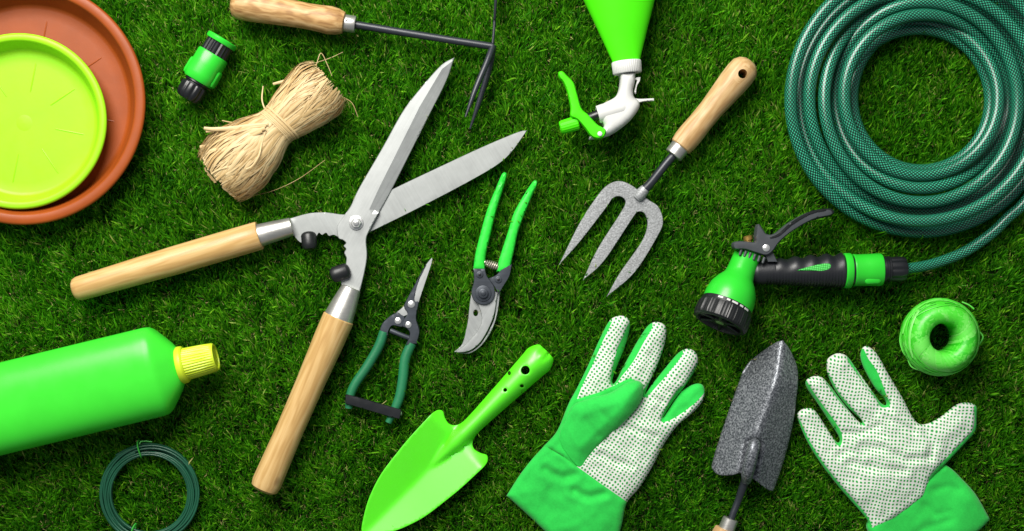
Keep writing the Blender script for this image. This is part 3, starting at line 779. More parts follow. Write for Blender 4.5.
r = thing('hose_connector', 'green and black hose connector joining the spray gun to the braided hose', 'connector', (875, 270))
A, B = axis_pts((852.8, 270.2), (905, 269), 18); ad = (B - A).normalized(); d_, u1, u2 = frame(ad)
bd = build('body', lathe(M(), A, B, [(0, 14.6), (0, 15.4), (1, 16), (4, 15.6), (14, 15.8), (26, 16.2), (28, 15.6), (28.6, 12)], 48, sup=2.2), GRN, r)
c = A + ad * 17 + Vector((0, -9.5, 11.5)); m = M()
lathe(m, c - ad * 8, c + ad * 8, [(0, 2), (1, 3.8), (2.4, 4.4), (13, 4.4), (15, 3.6), (16, 2)], 20, fx=1, fz=.5); build('release_button', m, GRN, bd)
build('neck', lathe(M(), A, B, [(28, 11), (28.5, 13.2), (31, 13.4), (31.5, 12), (34, 12), (34.5, 13.2), (36, 13.2), (36.5, 11)], 40), BLK, r)
build('nut', lathe(M(), A, B, [(36, 10.5), (36.6, 12.4), (46, 12.8), (50, 12.4), (52, 11), (52.4, 6)], 96, ribs=ribbed(8, .07, 3)), BLK, r)

r = thing('garden_hose', 'coiled dark green braided garden hose in the top right corner', 'hose', (921, 98))
LO, UP = 5.0, 28.0
rings = [(0, 139, UP), (90, 134, UP), (180, 130.5, UP), (270, 133, LO), (0, 129, LO), (90, 122, LO), (180, 121, LO), (270, 122, UP), (0, 119, UP), (90, 111, UP), (180, 111.5, UP), (270, 112, LO),
         (0, 108, LO), (90, 103, LO), (180, 96.5, UP), (270, 103, UP), (0, 97, UP), (90, 97, UP), (180, 86, LO), (270, 89, UP), (0, 87, LO), (90, 84.5, UP), (180, 77, UP), (270, 76, UP), (0, 77, UP),
         (90, 76, LO), (180, 69, LO), (270, 71.5, LO), (0, 69.5, LO), (45, 69, LO), (90, 70, 6), (140, 74, 6), (175, 80, 6)]
tail = [(903, 269, 18), (922, 266.5, 13), (940, 261.8, 9), (967, 250.6, 7), (992, 233.2, 7), (1008, 217.5, 8), (1024, 203, 9), (1044, 172, 13), (1056, 138, 16)]
pts = [tuple(P(*q)) for q in tail]
ang = 0.0; keys = []
for i, (a, rr, z) in enumerate(rings):
    if i: ang += ((a - rings[i - 1][0]) % 360) or 360
    keys.append((ang, rr, z))
ks = cr(keys, 14)
for a, rr, z in ks:
    wob = 1.2 * noise.noise(Vector((a * .011, 3.1, 0)))
    a = math.radians(a); q = P(921 + (rr + wob) * math.cos(a), 99 - (rr + wob) * math.sin(a), z); pts.append(tuple(q))
pts = cr(pts, 3)
hm = M(); tube(hm, [Vector(q) for q in pts], lambda t: 5.2 + .85 * min(1, t * 24), 20)
build('hose', hm, HOSE, r, 80)

# ------------------------------------------------------------------ twine ball
r = thing('twine_spool', 'round spool of shiny green raffia twine with a hollow centre', 'twine', (940, 336))
c = P(940, 337, 23); c.z = 0; Ro = 36.8; Rh = 15.4
prof = cr([(Rh - .5, 4), (Rh - 1.2, 22), (Rh - .2, 38), (Rh + 4, 43.5), (Rh + 12, 43.5), (Ro - 4, 36), (Ro - .4, 26), (Ro - .8, 16), (Ro - 7, 5), (Ro - 16, 1)], 8)
m = ML(); m.rnd = .62
lathe(m, c, c + Vector((0, 0, 1)), [(q[1], q[0]) for q in prof], 96, caps=False)
def surf(u, a, off=0):
    i = u * (len(prof) - 1); k = min(len(prof) - 2, int(i)); q = prof[k] + (prof[k + 1] - prof[k]) * (i - k)
    tg = prof[k + 1] - prof[k]; nn = np.array((-tg[1], tg[0])) / np.hypot(*tg)
    q = q + (nn if nn @ (q - np.array((26, 25))) > 0 else -nn) * off
    return c + Vector((q[0] * math.cos(a), q[0] * math.sin(a), q[1]))
for i in range(300):
    a0_ = random.uniform(0, 2 * PI); sk = random.choice([.9, 1.05, 1.2, -.75]) + random.gauss(0, .1)
    u0, u1_ = random.uniform(.0, .12), random.uniform(.82, 1)
    off = random.uniform(.05, .75); m.rnd = min(1, max(0, .58 + .18 * math.sin(a0_ * 2 + 1) + random.gauss(0, .2)))  # pale wedges of sheen painted into the strand tint by angle
    pl = [surf(u0 + (u1_ - u0) * k / 17, a0_ + sk * ((k / 17) ** 1.25) * 1.4, off + .08 * math.sin(k)) for k in range(18)]
    nl = [surf(u0 + (u1_ - u0) * k / 17, a0_ + sk * ((k / 17) ** 1.25) * 1.4, 1) - surf(u0 + (u1_ - u0) * k / 17, a0_ + sk * ((k / 17) ** 1.25) * 1.4, 0) for k in range(18)]
    w = random.uniform(.6, 1.4) if random.random() < .35 else random.uniform(1.8, 4.2); nrm = pl[0] - c; nrm.z = 0
    tube(m, pl, [w * .6, w, w, w * .8], 8, fz=.05, normals=nl)
for i in range(34):        # turns laid round the outside
    u = random.uniform(.55, .82); a0_ = random.uniform(0, 2 * PI); sp = random.uniform(1.2, 3.2); tl = random.uniform(-.09, .09)
    m.rnd = min(1, max(0, random.gauss(.45, .25)))
    pl = [surf(min(.97, max(.45, u + tl * math.sin(PI * k / 15))), a0_ + sp * k / 15, 1.5) for k in range(16)]
    tube(m, pl, random.uniform(.6, 1.6), 6, fz=.35, normal=surf(u, a0_, 3) - surf(u, a0_, 0))
build('winding', m, TWINE, r, 60)
for pl in ([(905, 355), (902, 349), (900, 340), (902, 328)], [(979, 345), (983, 337), (978, 330)], [(908, 360), (912, 367), (922, 371)], [(974, 309), (969, 305), (962, 302)]):
    m = ML(); m.rnd = .7; tube(m, [Vector(q) for q in cr([tuple(P(x, y, 20)) for x, y in pl], 5)], .7, 6, fz=.5)
    build('loose_strand', m, TWINE, r)

# ------------------------------------------------------------------ gloves
def wrinkle(p, seed, amp, sc_=28.0):
    return np.array([noise.noise(Vector((x / sc_, y / sc_, seed))) + .25 * noise.noise(Vector((x / 9, y / 9, seed + 5))) for x, y in p]) * amp

def glove(root, loop, zones, default, lines, seed, dome=6.5, w=7.5, wide=4.5, creases=(), zoff=0.0, step=2.4):
    """one padded surface, cut along its seams into panels: zones = [(polygon, name, material)]"""
    ln = [(z[0], True) for z in zones] + lines
    zones = [(smooth_loop(z, 4) if nm in ('gusset', 'edge_panel') else z, nm, mt) for z, nm, mt in zones]; ln = [(z[0], True) for z in zones] + lines
    p, t, d = sheet(loop, step, lines=ln, inset=.9, estep=2.0)
    zt = 4 + zoff + dome * np.sqrt(np.clip(1 - (1 - np.clip(d / w, 0, 1)) ** 2, 0, 1)) + wide * (1 - np.exp(-np.clip(d - 8, 0, 99) / 18))
    zt += (wrinkle(p, seed, 2.2) + wrinkle(p, seed + 9, 3.4, 46.0)) * np.clip(d / 7, 0, 1)
    for cl, depth, width in creases:
        dc = dist(cl, p, False); zt -= depth * np.exp(-(dc / width) ** 2) - .45 * depth * np.exp(-((dc - 1.8 * width) / width) ** 2)
    for z, nm, mt in zones:
        if nm == 'gusset': zt -= 2.4 * np.clip(dist(z, p) / 3, 0, 1) * inside(z, p)
    for z, nm, mt in zones: zt -= 1.0 * np.exp(-(dist(z, p) / 1.3) ** 2) * np.clip(d / 3, 0, 1)
    zb = np.minimum(zt - .3, zoff + 3.6 - 3.2 * np.clip(d / 8, 0, 1))
    cen = p[t].mean(1); zone = np.full(len(t), -1)
    for i, (z, nm, mt) in enumerate(zones): zone[inside(z, cen)] = i
    names = {}
    for i in range(len(zones)): names[i] = [i]
    names[-1] = [-1]
    for key, ids in names.items():
        nm, mt = default if key < 0 else zones[key][1:3]
        k = np.isin(zone, ids)
        if k.any():
            m = M(); slab(m, p, t, zt, zb, keep=k); build(nm, m, mt, root, 60)

r = thing('gardening_glove', 'gardening glove with its green thumb folded across the dotted palm', 'glove', (600, 440), 'pair of gardening gloves')
out = [(506.5, 495.7, 1), (520.4, 474), (533, 458), (544.3, 445.7), (557.4, 430.4), (568.3, 404.3), (577, 388), (587.8, 366), (598.7, 341.3), (608.6, 322), (617, 316.2), (626, 317), (630, 325), (625.4, 345), (617, 366), (612.2, 380.5), (615, 382.6), (624.8, 364), (640, 337), (650, 324), (659.6, 322.4), (666, 328), (664.8, 343.5), (657.4, 365),
       (649.4, 382.6), (645.4, 394), (651.6, 385), (664, 369.6), (679, 352.4), (690, 349), (697.4, 355.7), (696.5, 367.4), (685.7, 384.8), (672.6, 403.5), (663.6, 417), (669.5, 406.5), (681.3, 391.3), (696, 383.7), (704, 387), (703, 400), (692.2, 413), (677, 426), (664, 444), (653, 465.2), (640, 487), (627, 502.5), (621, 528), (612, 556), (603, 580, 1), (560, 545), (530, 517)]
loop = smooth_loop(out, 6)
seam = [(544.3, 445.7), (562, 456), (577, 466), (600, 482), (627, 502.5)]
cuffz = [(540, 442)] + seam[1:] + [(640, 510), (620, 600), (480, 500)]
cuffz = [(541, 443.6), (562, 456), (577, 466.5), (600, 483), (630, 504), (650, 520), (620, 600), (480, 500)]
finger_g = [([(634, 320), (629.5, 322.5), (623, 337), (617, 350), (612.5, 368), (610.6, 382.5), (614, 385), (622, 372), (632, 350)], 'gusset', CLOTH),
            ([(648, 318), (652.6, 326), (644, 342), (633, 362), (622, 376), (615, 385), (612, 379), (622, 362), (640, 330)], 'gusset', CLOTH),
            ([(676, 350), (683, 353.5), (670, 371), (657, 386), (645.6, 397.5), (642, 392), (655, 376)], 'gusset', CLOTH),
            ([(668, 349), (664.4, 345), (656.6, 367), (648.2, 384), (645, 394), (650, 388), (664, 362)], 'gusset', CLOTH),
            ([(700, 360), (695.4, 367), (684.4, 385), (671, 404), (663, 418.6), (668, 414), (690, 390)], 'gusset', CLOTH),
            ([(661, 420.5), (668, 404), (680, 388), (698, 380), (708, 386), (704.2, 393), (695, 403), (680, 414.5), (668, 421)], 'gusset', CLOTH)]
back = [(541, 443.6), (562, 456), (577, 466.5), (592, 449), (612, 428), (640, 402), (643, 384), (630, 378), (600, 392), (577, 399), (582, 386), (592, 366), (602, 343), (612, 322), (600, 318), (590, 350), (566, 396), (550, 430)]
zones = [(back, 'thenar_panel', CLOTH), (cuffz, 'cuff', CLOTH)] + finger_g
cre = [([(600, 455), (615, 462), (632, 466)], 1.6, 3.5), ([(625, 425), (640, 432), (655, 436)], 1.4, 3.2), ([(545, 470), (562, 478), (575, 474)], 2.2, 4), ([(575, 492), (590, 497), (604, 494)], 2.2, 4), ([(553, 452), (566, 470), (573, 488)], 1.2, 4),
       ([(640, 400), (651, 397), (662, 402)], 1.5, 3.2), ([(566, 424), (580, 420), (590, 428)], 1.3, 4)]
glove(r, loop, zones, ('palm', DOT1), [(seam, False)], 2.3, creases=cre)
# thumb folded across the palm
th = [(560, 440), (566, 420), (574, 405), (592, 398), (610, 393), (626, 383.5), (636, 380.6), (642.4, 384), (643, 394), (638, 406), (622, 424), (604, 440), (588, 457), (578, 466)]
lp = smooth_loop(th, 6)
p, t, d = sheet(lp, 2.6, inset=.9, estep=2)
s_ = np.clip(((p - np.array((575, 445))) @ np.array((.82, -.57))) / 75, 0, 1)
zt = 15 + 10.5 * s_ ** .7 * np.sqrt(np.clip(1 - (1 - np.clip(d / 12, 0, 1)) ** 2, 0, 1)) + 5 * np.clip(d / 12, 0, 1) + wrinkle(p, 8.8, 2.4) * np.clip(d / 6, 0, 1)
for cl, dp, wd in (([(596, 408), (608, 420), (612, 432)], 1.8, 3.5), ([(586, 420), (598, 436)], 1.4, 3), ([(618, 396), (628, 408)], 1.0, 3)):
    zt -= dp * np.exp(-(dist(cl, p, False) / wd) ** 2)
m = M(); slab(m, p, t, zt, np.minimum(zt - .3, 12)); build('thumb', m, CLOTH, r, 60)

r = thing('gardening_glove', 'gardening glove lying spread open, dotted palm up with the thumb out to the right', 'glove', (880, 450), 'pair of gardening gloves')
out = [(797.6, 417.3), (799.7, 410.8), (807.3, 408.2), (815, 410.8), (824.7, 425), (834, 439), (838.4, 442.6), (839.6, 438), (833, 427), (818, 404), (807, 388), (806.3, 380.4), (813.8, 376.2), (822, 377.4), (831, 387), (844, 404.3), (857, 420), (862, 423), (860.5, 419), (848.5, 408), (836.6, 392.4), (828.4, 376), (826.8, 362), (830.5, 356.4), (838.7, 353.2), (847.4, 356.7),
       (857, 369.7), (870, 388), (880, 402), (886, 405), (884, 398), (875, 388), (863.6, 367.5), (860.4, 354), (864.7, 346.3), (872.3, 349), (878.8, 356.7), (889.6, 376), (902.6, 397.8), (912, 416), (919.4, 424), (929.7, 423), (942, 416), (956, 405), (967, 402.6), (976, 406), (976.6, 417), (975.4, 430.6), (967, 441), (946.3, 463), (931, 479.5), (923, 497, 1), (896, 517.8), (874, 529), (869.6, 527, 1), (865.6, 517.5), (839, 487), (820, 462.3), (806, 439)]
loop = smooth_loop(out, 6)
zones = [([(804, 377), (808.5, 384), (815, 394), (825, 408), (835, 421.5), (842, 434.5), (841, 445), (836, 444), (833, 437), (826, 425), (815, 408), (804, 392)], 'gusset', CLOTH),
         ([(825, 374), (830, 376), (838.5, 392), (850, 406), (862.5, 420.5), (864, 426), (858, 420), (840, 402), (826, 382)], 'gusset', CLOTH),
         ([(848, 352), (847.6, 360), (856, 372), (867.5, 388), (880, 397.5), (889, 400), (889, 406.5), (881, 407), (876, 399), (866, 386), (852, 362)], 'gusset', CLOTH),
         ([(857, 348), (863.6, 349.6), (868.5, 359), (877, 371), (885, 391), (889.4, 404.5), (882, 402), (874, 390), (862, 372), (857, 356)], 'gusset', CLOTH),
         ([(978.6, 404), (974.3, 406), (974.7, 417), (973.2, 429), (965.5, 438.6), (945, 459.6), (929, 478), (934, 482), (950, 466), (972, 442), (982, 430)], 'edge_panel', CLOTH),
         ([(790, 415), (798.9, 418.6), (808, 438), (822, 461), (841, 485.6), (867.4, 516.4), (871.5, 530), (862, 524), (836, 490), (812, 458), (796, 430)], 'edge_panel', CLOTH)]
cre = [([(862, 447), (885, 449), (903, 460), (930, 458)], 1.9, 4), ([(850, 462), (880, 470), (905, 470)], 1.7, 4), ([(886, 418), (900, 424), (914, 432)], 1.3, 3.2), ([(845, 433), (860, 434), (878, 426)], 1.5, 3), ([(838, 456), (850, 452), (862, 455)], 1.3, 3.5), ([(926, 430), (934, 442), (930, 455)], 1.3, 4)]
glove(r, loop, zones, ('palm', DOT2), [], 4.7, creases=cre, zoff=3)
cf = [(868.6, 521), (890, 500), (920, 480), (945.5, 464.5, 1), (953, 470), (960.7, 477.6), (976, 494.7), (990, 519.4, 1), (978, 531), (945, 556), (905, 578, 1), (884, 556), (870, 535)]
lp = smooth_loop(cf, 6); p, t, d = sheet(lp, 3, inset=.9, estep=2.2)
zt = 4 + 6.5 * np.sqrt(np.clip(1 - (1 - np.clip(d / 9, 0, 1)) ** 2, 0, 1)) + wrinkle(p, 1.7, 3.2) * np.clip(d / 5, 0, 1)
for cl, dp, wd in (([(935, 490), (948, 486), (958, 490)], 2, 3.5), ([(900, 545), (925, 528), (950, 520)], 2.2, 4), ([(925, 505), (935, 515), (950, 512)], 1.8, 3.5)): zt -= dp * np.exp(-(dist(cl, p, False) / wd) ** 2)
under = sstep(0, 14, np.where(inside(loop, p), dist(loop, p), 0)); zt -= 5 * under
m = M(); slab(m, p, t, zt, np.minimum(zt - .3, .5)); build('cuff', m, CLOTH, r, 60)

# ------------------------------------------------------------------ lime steel trowel
r = thing('hand_trowel', 'glossy neon green one piece steel trowel with holes in its handle', 'trowel', (463, 435), 'hand trowels')
T0 = np.array((463.0, 435.0)); TA = np.array((-.7071, .7071)); TN = np.array((.7071, .7071))
half = [(-118.5, 5), (-117, 11), (-108, 15.2), (-100, 14.8), (-84, 13.6), (-50, 11.2), (-20, 9.4), (-8, 9.6), (-1, 12.5), (2, 18), (.5, 25), (-2.5, 31), (0, 35.2), (6, 37), (16, 37), (40, 36), (60, 34), (80, 31.4), (95, 27.8), (113, 21), (128, 12.5), (138, 5.5), (141, 0)]
left = [(t_, -o_) for t_, o_ in half]; right = [(t_, o_) for t_, o_ in half[:-1]][::-1]
lp = [tuple(T0 + TA * t_ + TN * o_) for t_, o_ in left + right]
lp = smooth_loop(lp, 5)
holes = [circle(525.3, 370.2, 4.5, 20), circle(509.3, 373.2, 1.5, 12, 2.2), circle(505.2, 390, 2.0, 12), circle(522, 386, 2.0, 12, 1.6)]
p, t, d = sheet(lp, 2.6, holes=holes, inset=.8, estep=2.0)
tt = (p - T0) @ TA; oo = (p - T0) @ TN
hw = np.interp(tt, [-118, -108, -84, -50, -20, -4, 10, 30, 46], [12, 15.4, 14, 11.6, 10, 10, 8.5, 4.5, 1.0])
hh = np.interp(tt, [-119, -112, -100, -60, -10, 0, 15, 32, 46], [5, 12, 14, 13, 12, 11.5, 9, 4, 0])
arch = hh * np.sqrt(np.clip(1 - (oo / hw) ** 2, 0, 1)) if False else hh * np.clip(1 - (oo / hw) ** 2, 0, 1) ** .75
blade = .31 * (np.sqrt(oo ** 2 + 3) - 1.7) * sstep(-6, 12, tt) + np.clip(tt - 70, 0, 90) ** 2 * .0006
zt = 3.5 + blade + arch
for sg in (-1, 0.25): zt -= 3.0 * np.exp(-((oo - sg * 6 - 2) / 1.3) ** 2) * sstep(-104, -116, tt)
zt -= .5 * (1 - np.clip(d / .8, 0, 1))
m = M(); slab(m, p, t, zt, zt - 1.6); build('blade_and_handle', m, NEON_PAINT, r, 50)

# ------------------------------------------------------------------ dark hammered trowel
r = thing('hand_trowel', 'dark grey hammered steel trowel lying ridge up between the two gloves', 'trowel', (755, 440), 'hand trowels')
tr = [(782.9, 340.2, 1), (789.5, 348.8), (797, 365.8), (798, 380), (797, 394), (792.3, 428), (783.6, 461.8), (774.5, 488), (771.5, 491), (766, 488.5), (755.4, 480.6), (747, 476), (739.7, 473.3), (731.4, 475), (718.8, 474.8), (713.2, 470), (712.6, 462.8), (722.6, 430), (737.7, 386.5), (745.2, 367.7), (756.5, 356), (775.3, 343)]
lp = smooth_loop(tr, 6); ridge = [(783, 340), (781, 352), (775.8, 382.7), (758.6, 430), (753, 446), (743, 478), (740, 486)]
p, t, d = sheet(lp, 2.6, lines=[([tuple(q) for q in cr(ridge[:-1], 5)], False)], inset=.8, estep=2.2)
dr = dist([tuple(q) for q in cr(ridge, 5)], p, False)
zt = 36 - .88 * (np.sqrt(dr ** 2 + 7) - 2.6) - .0008 * dr ** 2
zt = zt - 16 * sstep(390, 338, p[:, 1]) + rnd_edge(d, .8)
dsk = dist([(753.6, 446), (751, 458), (746, 481)], p, False); zt -= 5.0 * np.exp(-((dsk - 6.8) / 1.7) ** 2)
zt = np.maximum(zt, 3.2)
m = M(); slab(m, p, t, zt, zt - 2.0); build('blade', m, HAM_D, r, 60)
pts = [Vector(q) for q in cr([tuple(P(x, y, z)) for x, y, z in ((755.6, 441, 33), (754.2, 446, 39), (751, 458, 40), (748, 471, 35), (746.4, 481, 24))], 5)]
build('socket', tube(M(), pts, [3.4, 5.6, 6.0, 6.0, 6.2, 6.3, 6.0, 4.4], 24, fz=.95), HAM_D, r)
pts = [Vector(q) for q in cr([tuple(P(x, y, z)) for x, y, z in ((746.4, 478, 21), (743, 487, 17), (738.5, 500, 13), (733, 514, 13), (730, 523, 13))], 5)]
build('shaft', tube(M(), pts, [4.4, 4.2, 3.6, 3.5, 3.5], 14), ROD, r)
A, B = axis_pts((730.8, 518.5), (723.4, 537), 13); build('ferrule', lathe(M(), A, B, [(0, 3), (0, 7), (.6, 7.6), (13, 8.2), (14, 8.2)], 32), FERR, r)
A, B = axis_pts((726.6, 529.3), (690, 622), 14); build('handle', lathe(M(), A, B, [(0, 8), (0, 10.6), (1, 11.6), (8, 12.6), (30, 12), (60, 13), (85, 15), (98, 14), (104, 9), (106, 3)], 40), W_BEECH, r)

# ------------------------------------------------------------------ bottle with yellow cap
r = thing('plant_food_bottle', 'big bright green plastic bottle with a ridged yellow cap at the left edge', 'bottle', (60, 395))
zc = 31
A = P(0, 409, zc); B = P(176, 366.4, zc)
build('bottle', lathe(M(), A, B, [(-126, 10), (-126, 36), (-124, 41), (-120, 43.6), (-114, 44.4), (20, 44.4), (146, 44.4), (155, 44.4), (160, 43.6), (163, 41.6), (166, 38.6), (172, 31.4), (178, 24), (180.6, 19.6), (182.4, 17.4), (184, 15), (187, 15)], 80, fx=1, fz=.66, sup=2.4), BOTTLE, r, 50)
cap_ = build('cap', lathe(M(), A, B, [(186, 14), (187, 15.8), (189, 15.8), (205, 15), (213, 14.3), (216, 13.9), (217.5, 13), (217.5, 11.4), (216.4, 11), (216.4, 4)], 160, ribs=lambda th, t: 1 - (.05 * max(0, math.cos(34 * th)) if 188 < t < 215 else 0)), YEL, r, 40)
build('cap_flange', lathe(M(), A, B, [(180, 14), (180.5, 17.8), (182, 18.6), (185.6, 18.4), (187.2, 17), (187.2, 12)], 56), YEL, cap_)

# ------------------------------------------------------------------ wire coil
r = thing('wire_coil', 'thin coil of dark green garden wire with a twist tie', 'wire', (149.5, 493))
m = M(); pts = []
turns = 23
for k in range(turns * 56 + 1):
    f = k / 56; a = 2 * PI * f + 1.9
    w = noise.noise(Vector((f * .9, 1.3, 7))) * 4.0
    j = int(f); rr = 44 + 4.9 * math.sin(f * 2.4) + w * .45; z = 5 + 3.0 * math.cos(f * 3.7 + .5) + 1.0 * noise.noise(Vector((f * 2, 5, 2)))
    pts.append(P(149.5 + rr * math.cos(a), 493.5 - rr * math.sin(a), z))
tube(m, pts, 1.1, 8); build('wire', m, WIRE, r, 80)
m = M()
tube(m, [P(138, 446, 4), P(125, 450, 4), P(116, 455, 3)], .9, 6); tube(m, [P(140, 443, 5), P(150, 443.5, 5), P(160, 444.6, 4)], .7, 6)
build('wire_end', m, WIRE, r)
for (x, y, a) in ((139.9, 449, 100), (132.8, 532, 68)):
    m = M(); ca = math.radians(a); lp = []
    for k in range(24):
        th = 2 * PI * k / 24; q = P(x, y, 5) + Vector((math.cos(ca), math.sin(ca), 0)) * (8.2 * math.cos(th)) + Vector((0, 0, 5.2 * math.sin(th)))
        lp.append(q + Vector((-math.sin(ca), math.cos(ca), 0)) * math.sin(th * 2) * .5)
    tube(m, lp, 1.5, 8, fz=.5, closed=True)
    if y < 500: tube(m, [P(139.2, 444, 9.5), P(141, 441.4, 8), P(146, 441, 7), P(152, 442, 6)], .7, 6)
    build('twist_tie', m, TIE, r)

# ------------------------------------------------------------------ ground and turf
BASE = -12.6
gm = bpy.data.meshes.new('ground')
g = 6000
gm.from_pydata([(-g * S, -g * S, BASE * S), (g * S, -g * S, BASE * S), (g * S, g * S, BASE * S), (-g * S, g * S, BASE * S)], [], [(0, 1, 2, 3)])
t = NT('turf backing'); o = t.obj()
t.color(t.ramp(t.noise(o, 1000 / 9, 5, .7), [(.3, (.012, .025, .006)), (.55, (.03, .06, .012)), (.8, (.10, .09, .03))])); t.pr(rough=.95, spec=.1)
gm.materials.append(t.m); go = bpy.data.objects.new('ground', gm); col.objects.link(go); go['kind'] = 'structure'

bpy.context.view_layer.update()
dg = bpy.context.evaluated_depsgraph_get()
V = []; F = []; off = 0
for o in scn.objects:
    if o.type != 'MESH' or o.name.startswith('ground'): continue
    me = o.data; n = len(me.vertices); co = np.empty(n * 3); me.vertices.foreach_get('co', co); co = co.reshape(-1, 3) / S
    loc = np.array(o.matrix_world.translation) / S
    V += (co + loc).tolist(); F += [[i + off for i in q.vertices] for q in me.polygons]; off += n
bvh = BVHTree.FromPolygons(V, F); del V, F

def blades(x0, x1, y0, y1, dens, wmul=1.0, hole=None):
    n = int((x1 - x0) * (y1 - y0) * dens)
    x = rng.uniform(x0, x1, n); y = rng.uniform(y0, y1, n)
    if hole is not None:
        k = ~((x > hole[0]) & (x < hole[1]) & (y > hole[2]) & (y < hole[3])); x, y = x[k], y[k]
    n = len(x)
    # tufts: blades of one tuft share a lean
    cell = np.floor(x / 9.0 + .35 * np.sin(y / 11)) * 7919 + np.floor(y / 9.0 + .35 * np.sin(x / 8)) * 104729
    hsh = np.sin(cell * 12.9898) * 43758.5453; h1 = hsh - np.floor(hsh); hsh = np.sin(cell * 78.233) * 24634.6345; h2 = hsh - np.floor(hsh)
    thatch = rng.random(n) < .07
    ang = np.radians(92) + (h1 - .5) * 1.3 + rng.normal(0, .5, n)
    lean = np.clip(.46 + (h2 - .5) * .5 + rng.normal(0, .22, n), .02, 1.05)
    L = rng.normal(12.9, 2.0, n) + (h2 - .5) * 2.4; L[rng.random(n) < .05] *= 1.28
    L[thatch] *= .6; ang[thatch] = rng.uniform(0, 2 * PI, thatch.sum()); lean[thatch] = rng.uniform(.5, 1.35, thatch.sum())
    w = rng.normal(.66, .17, n).clip(.34, 1.2) * wmul; w[thatch] *= .6
    dx, dy = np.cos(ang), np.sin(ang)
    tw = rng.uniform(-.9, .9, n); sx, sy = -np.sin(ang + tw), np.cos(ang + tw)
    V = np.zeros((n, 7, 3))
    for i, (s, wf) in enumerate(((0, 1), (.4, 1.0), (.75, .8), (1.0, 0))):
        b = lean * (.35 + .75 * s)
        px = x + dx * np.sin(b) * L * s; py = y + dy * np.sin(b) * L * s; pz = BASE + np.cos(b) * L * s
        if i < 3:
            V[:, 2 * i] = np.stack((px - sx * w * wf, py - sy * w * wf, pz), 1); V[:, 2 * i + 1] = np.stack((px + sx * w * wf, py + sy * w * wf, pz), 1)
        else: V[:, 6] = np.stack((px, py, pz), 1)
    rn = np.clip(rng.normal(.46, .22, n) + (h1 - .5) * .25 + .07 * np.sin(x / 41 + 1.3 * np.sin(y / 57)) * np.sin(y / 49 + 1.1 * np.sin(x / 63)), 0, .93); rn[thatch] = rng.uniform(.95, 1, thatch.sum())
    return V, rn, thatch
X0, X1, Y0, Y1 = -560, 560, -315, 315
a, ra, ta = blades(X0, X1, Y0, Y1, .52)
b, rb, tb = blades(-1000, 1000, -760, 760, .10, 1.7, (X0, X1, Y0, Y1))
V = np.concatenate((a, b)); rn = np.concatenate((ra, rb)); n = len(V)
# press the blades down under whatever lies on them
up_ = Vector((0, 0, 1)); rc = bvh.ray_cast
down = Vector((0, 0, -1)); lot = rng.random(n)
for i in range(n):
    if i < len(a) and lot[i] < .025:            # some blades at an edge curl over thin things instead of being pressed
        q = V[i, 6]; h = rc((q[0], q[1], 60), down)
        if h[0] is not None and h[0].z < 13 and rc((V[i, 3, 0], V[i, 3, 1], -60), up_)[0] is None:
            V[i, 4:7, 2] = np.maximum(V[i, 4:7, 2], h[0].z + .7); V[i, 6, 2] = h[0].z + .9
            continue
    for k in ((3, 6) if i < len(a) else (6,)):
        q = V[i, k]
        h = rc((q[0], q[1], -60), up_)
        if h[0] is not None:
            lim = h[0].z - .7
            if k == 3:
                V[i, 2:4, 2] = np.minimum(V[i, 2:4, 2], lim); V[i, 4:6, 2] = np.minimum(V[i, 4:6, 2], lim)
            else:
                V[i, 6, 2] = min(V[i, 6, 2], lim); V[i, 4:6, 2] = np.minimum(V[i, 4:6, 2], lim)
gmsh = bpy.data.meshes.new('turf_grass')
gmsh.vertices.add(n * 7); gmsh.vertices.foreach_set('co', (V.reshape(-1) * S).astype(np.float32))
fi = np.array([0, 1, 3, 2, 2, 3, 5, 4, 4, 5, 6]); allf = (np.arange(n)[:, None] * 7 + fi[None]).ravel()
gmsh.loops.add(len(allf)); gmsh.loops.foreach_set('vertex_index', allf.astype(np.int32))
ls = (np.arange(n)[:, None] * 11 + np.array([0, 4, 8])[None]).ravel()
gmsh.polygons.add(n * 3); gmsh.polygons.foreach_set('loop_start', ls.astype(np.int32))
gmsh.update(calc_edges=True); gmsh.validate()
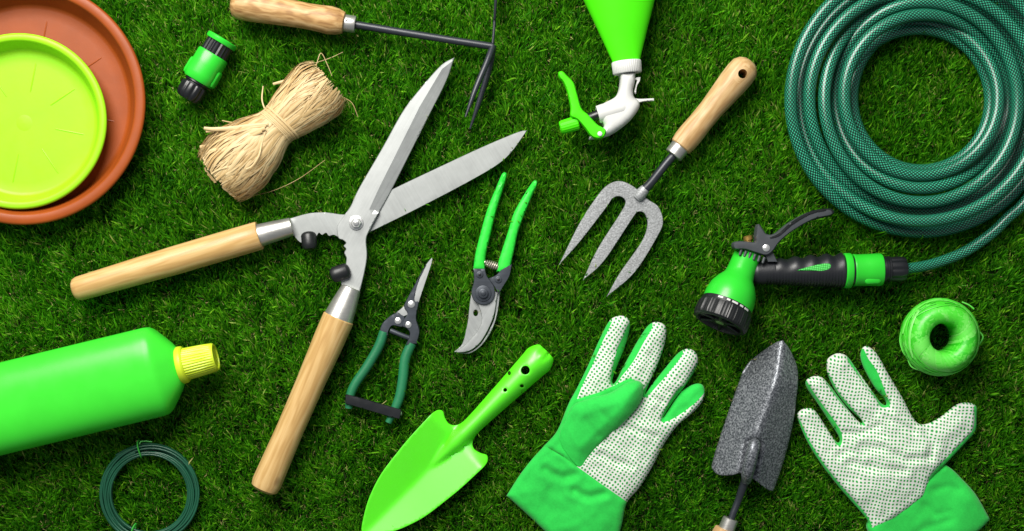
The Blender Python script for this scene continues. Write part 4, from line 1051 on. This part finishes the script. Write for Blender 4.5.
at = gmsh.attributes.new('rnd', 'FLOAT', 'POINT'); at.data.foreach_set('value', np.repeat(rn, 7).astype(np.float32))
gmsh.shade_smooth()
t = NT('grass blades'); rr = t.attr('rnd').outputs['Fac']
c = t.ramp(rr, [(.05, (.011, .10, .002)), (.35, (.043, .24, .004)), (.62, (.092, .385, .007)), (.90, (.24, .55, .022)), (.955, (.46, .42, .16))])
t.color(c); t.pr(rough=.5, spec=.16)
tr_ = t.n('ShaderNodeBsdfTranslucent'); t.l(c, tr_.inputs[0]); mx = t.n('ShaderNodeMixShader'); mx.inputs[0].default_value = .3
t.l(t.p.outputs[0], mx.inputs[1]); t.l(tr_.outputs[0], mx.inputs[2]); t.l(mx.outputs[0], t.out.inputs[0])
gmsh.materials.append(t.m)
gr = bpy.data.objects.new('turf_grass', gmsh); col.objects.link(gr); gr['kind'] = 'stuff'
gr['label'] = 'short green lawn turf under all the garden tools'; gr['category'] = 'grass'

for o in list(scn.objects):
    if 'org' in o: del o['org']

# ------------------------------------------------------------------ light, camera, view
w = bpy.data.worlds.new('World'); scn.world = w; w.use_nodes = True
bg = w.node_tree.nodes['Background']; bg.inputs[0].default_value = (.86, .93, 1, 1); bg.inputs[1].default_value = .23
def lamp(name, loc, target, size, energy, c):
    L = bpy.data.lights.new(name, 'AREA'); L.shape = 'DISK'; L.size = size; L.energy = energy; L.color = c
    o = bpy.data.objects.new(name, L); col.objects.link(o); o.location = loc
    o.rotation_euler = (Vector(target) - Vector(loc)).to_track_quat('-Z', 'Y').to_euler()
lamp('key_lamp', (-.52, 1.10, 1.35), (-.08, .05, 0), 1.25, 75, (1, .97, .91))
cam = bpy.data.cameras.new('camera'); cam.sensor_width = 36; cam.lens = 36 * H / 1024; cam.clip_start = .05; cam.clip_end = 100
co = bpy.data.objects.new('camera', cam); col.objects.link(co); co.location = (0, 0, H * S); scn.camera = co
scn.render.engine = 'CYCLES'
scn.view_settings.view_transform = 'Standard'; scn.view_settings.look = 'None'; scn.view_settings.exposure = 0; scn.view_settings.gamma = 1
scn.cycles.max_bounces = 6; scn.cycles.use_denoising = True
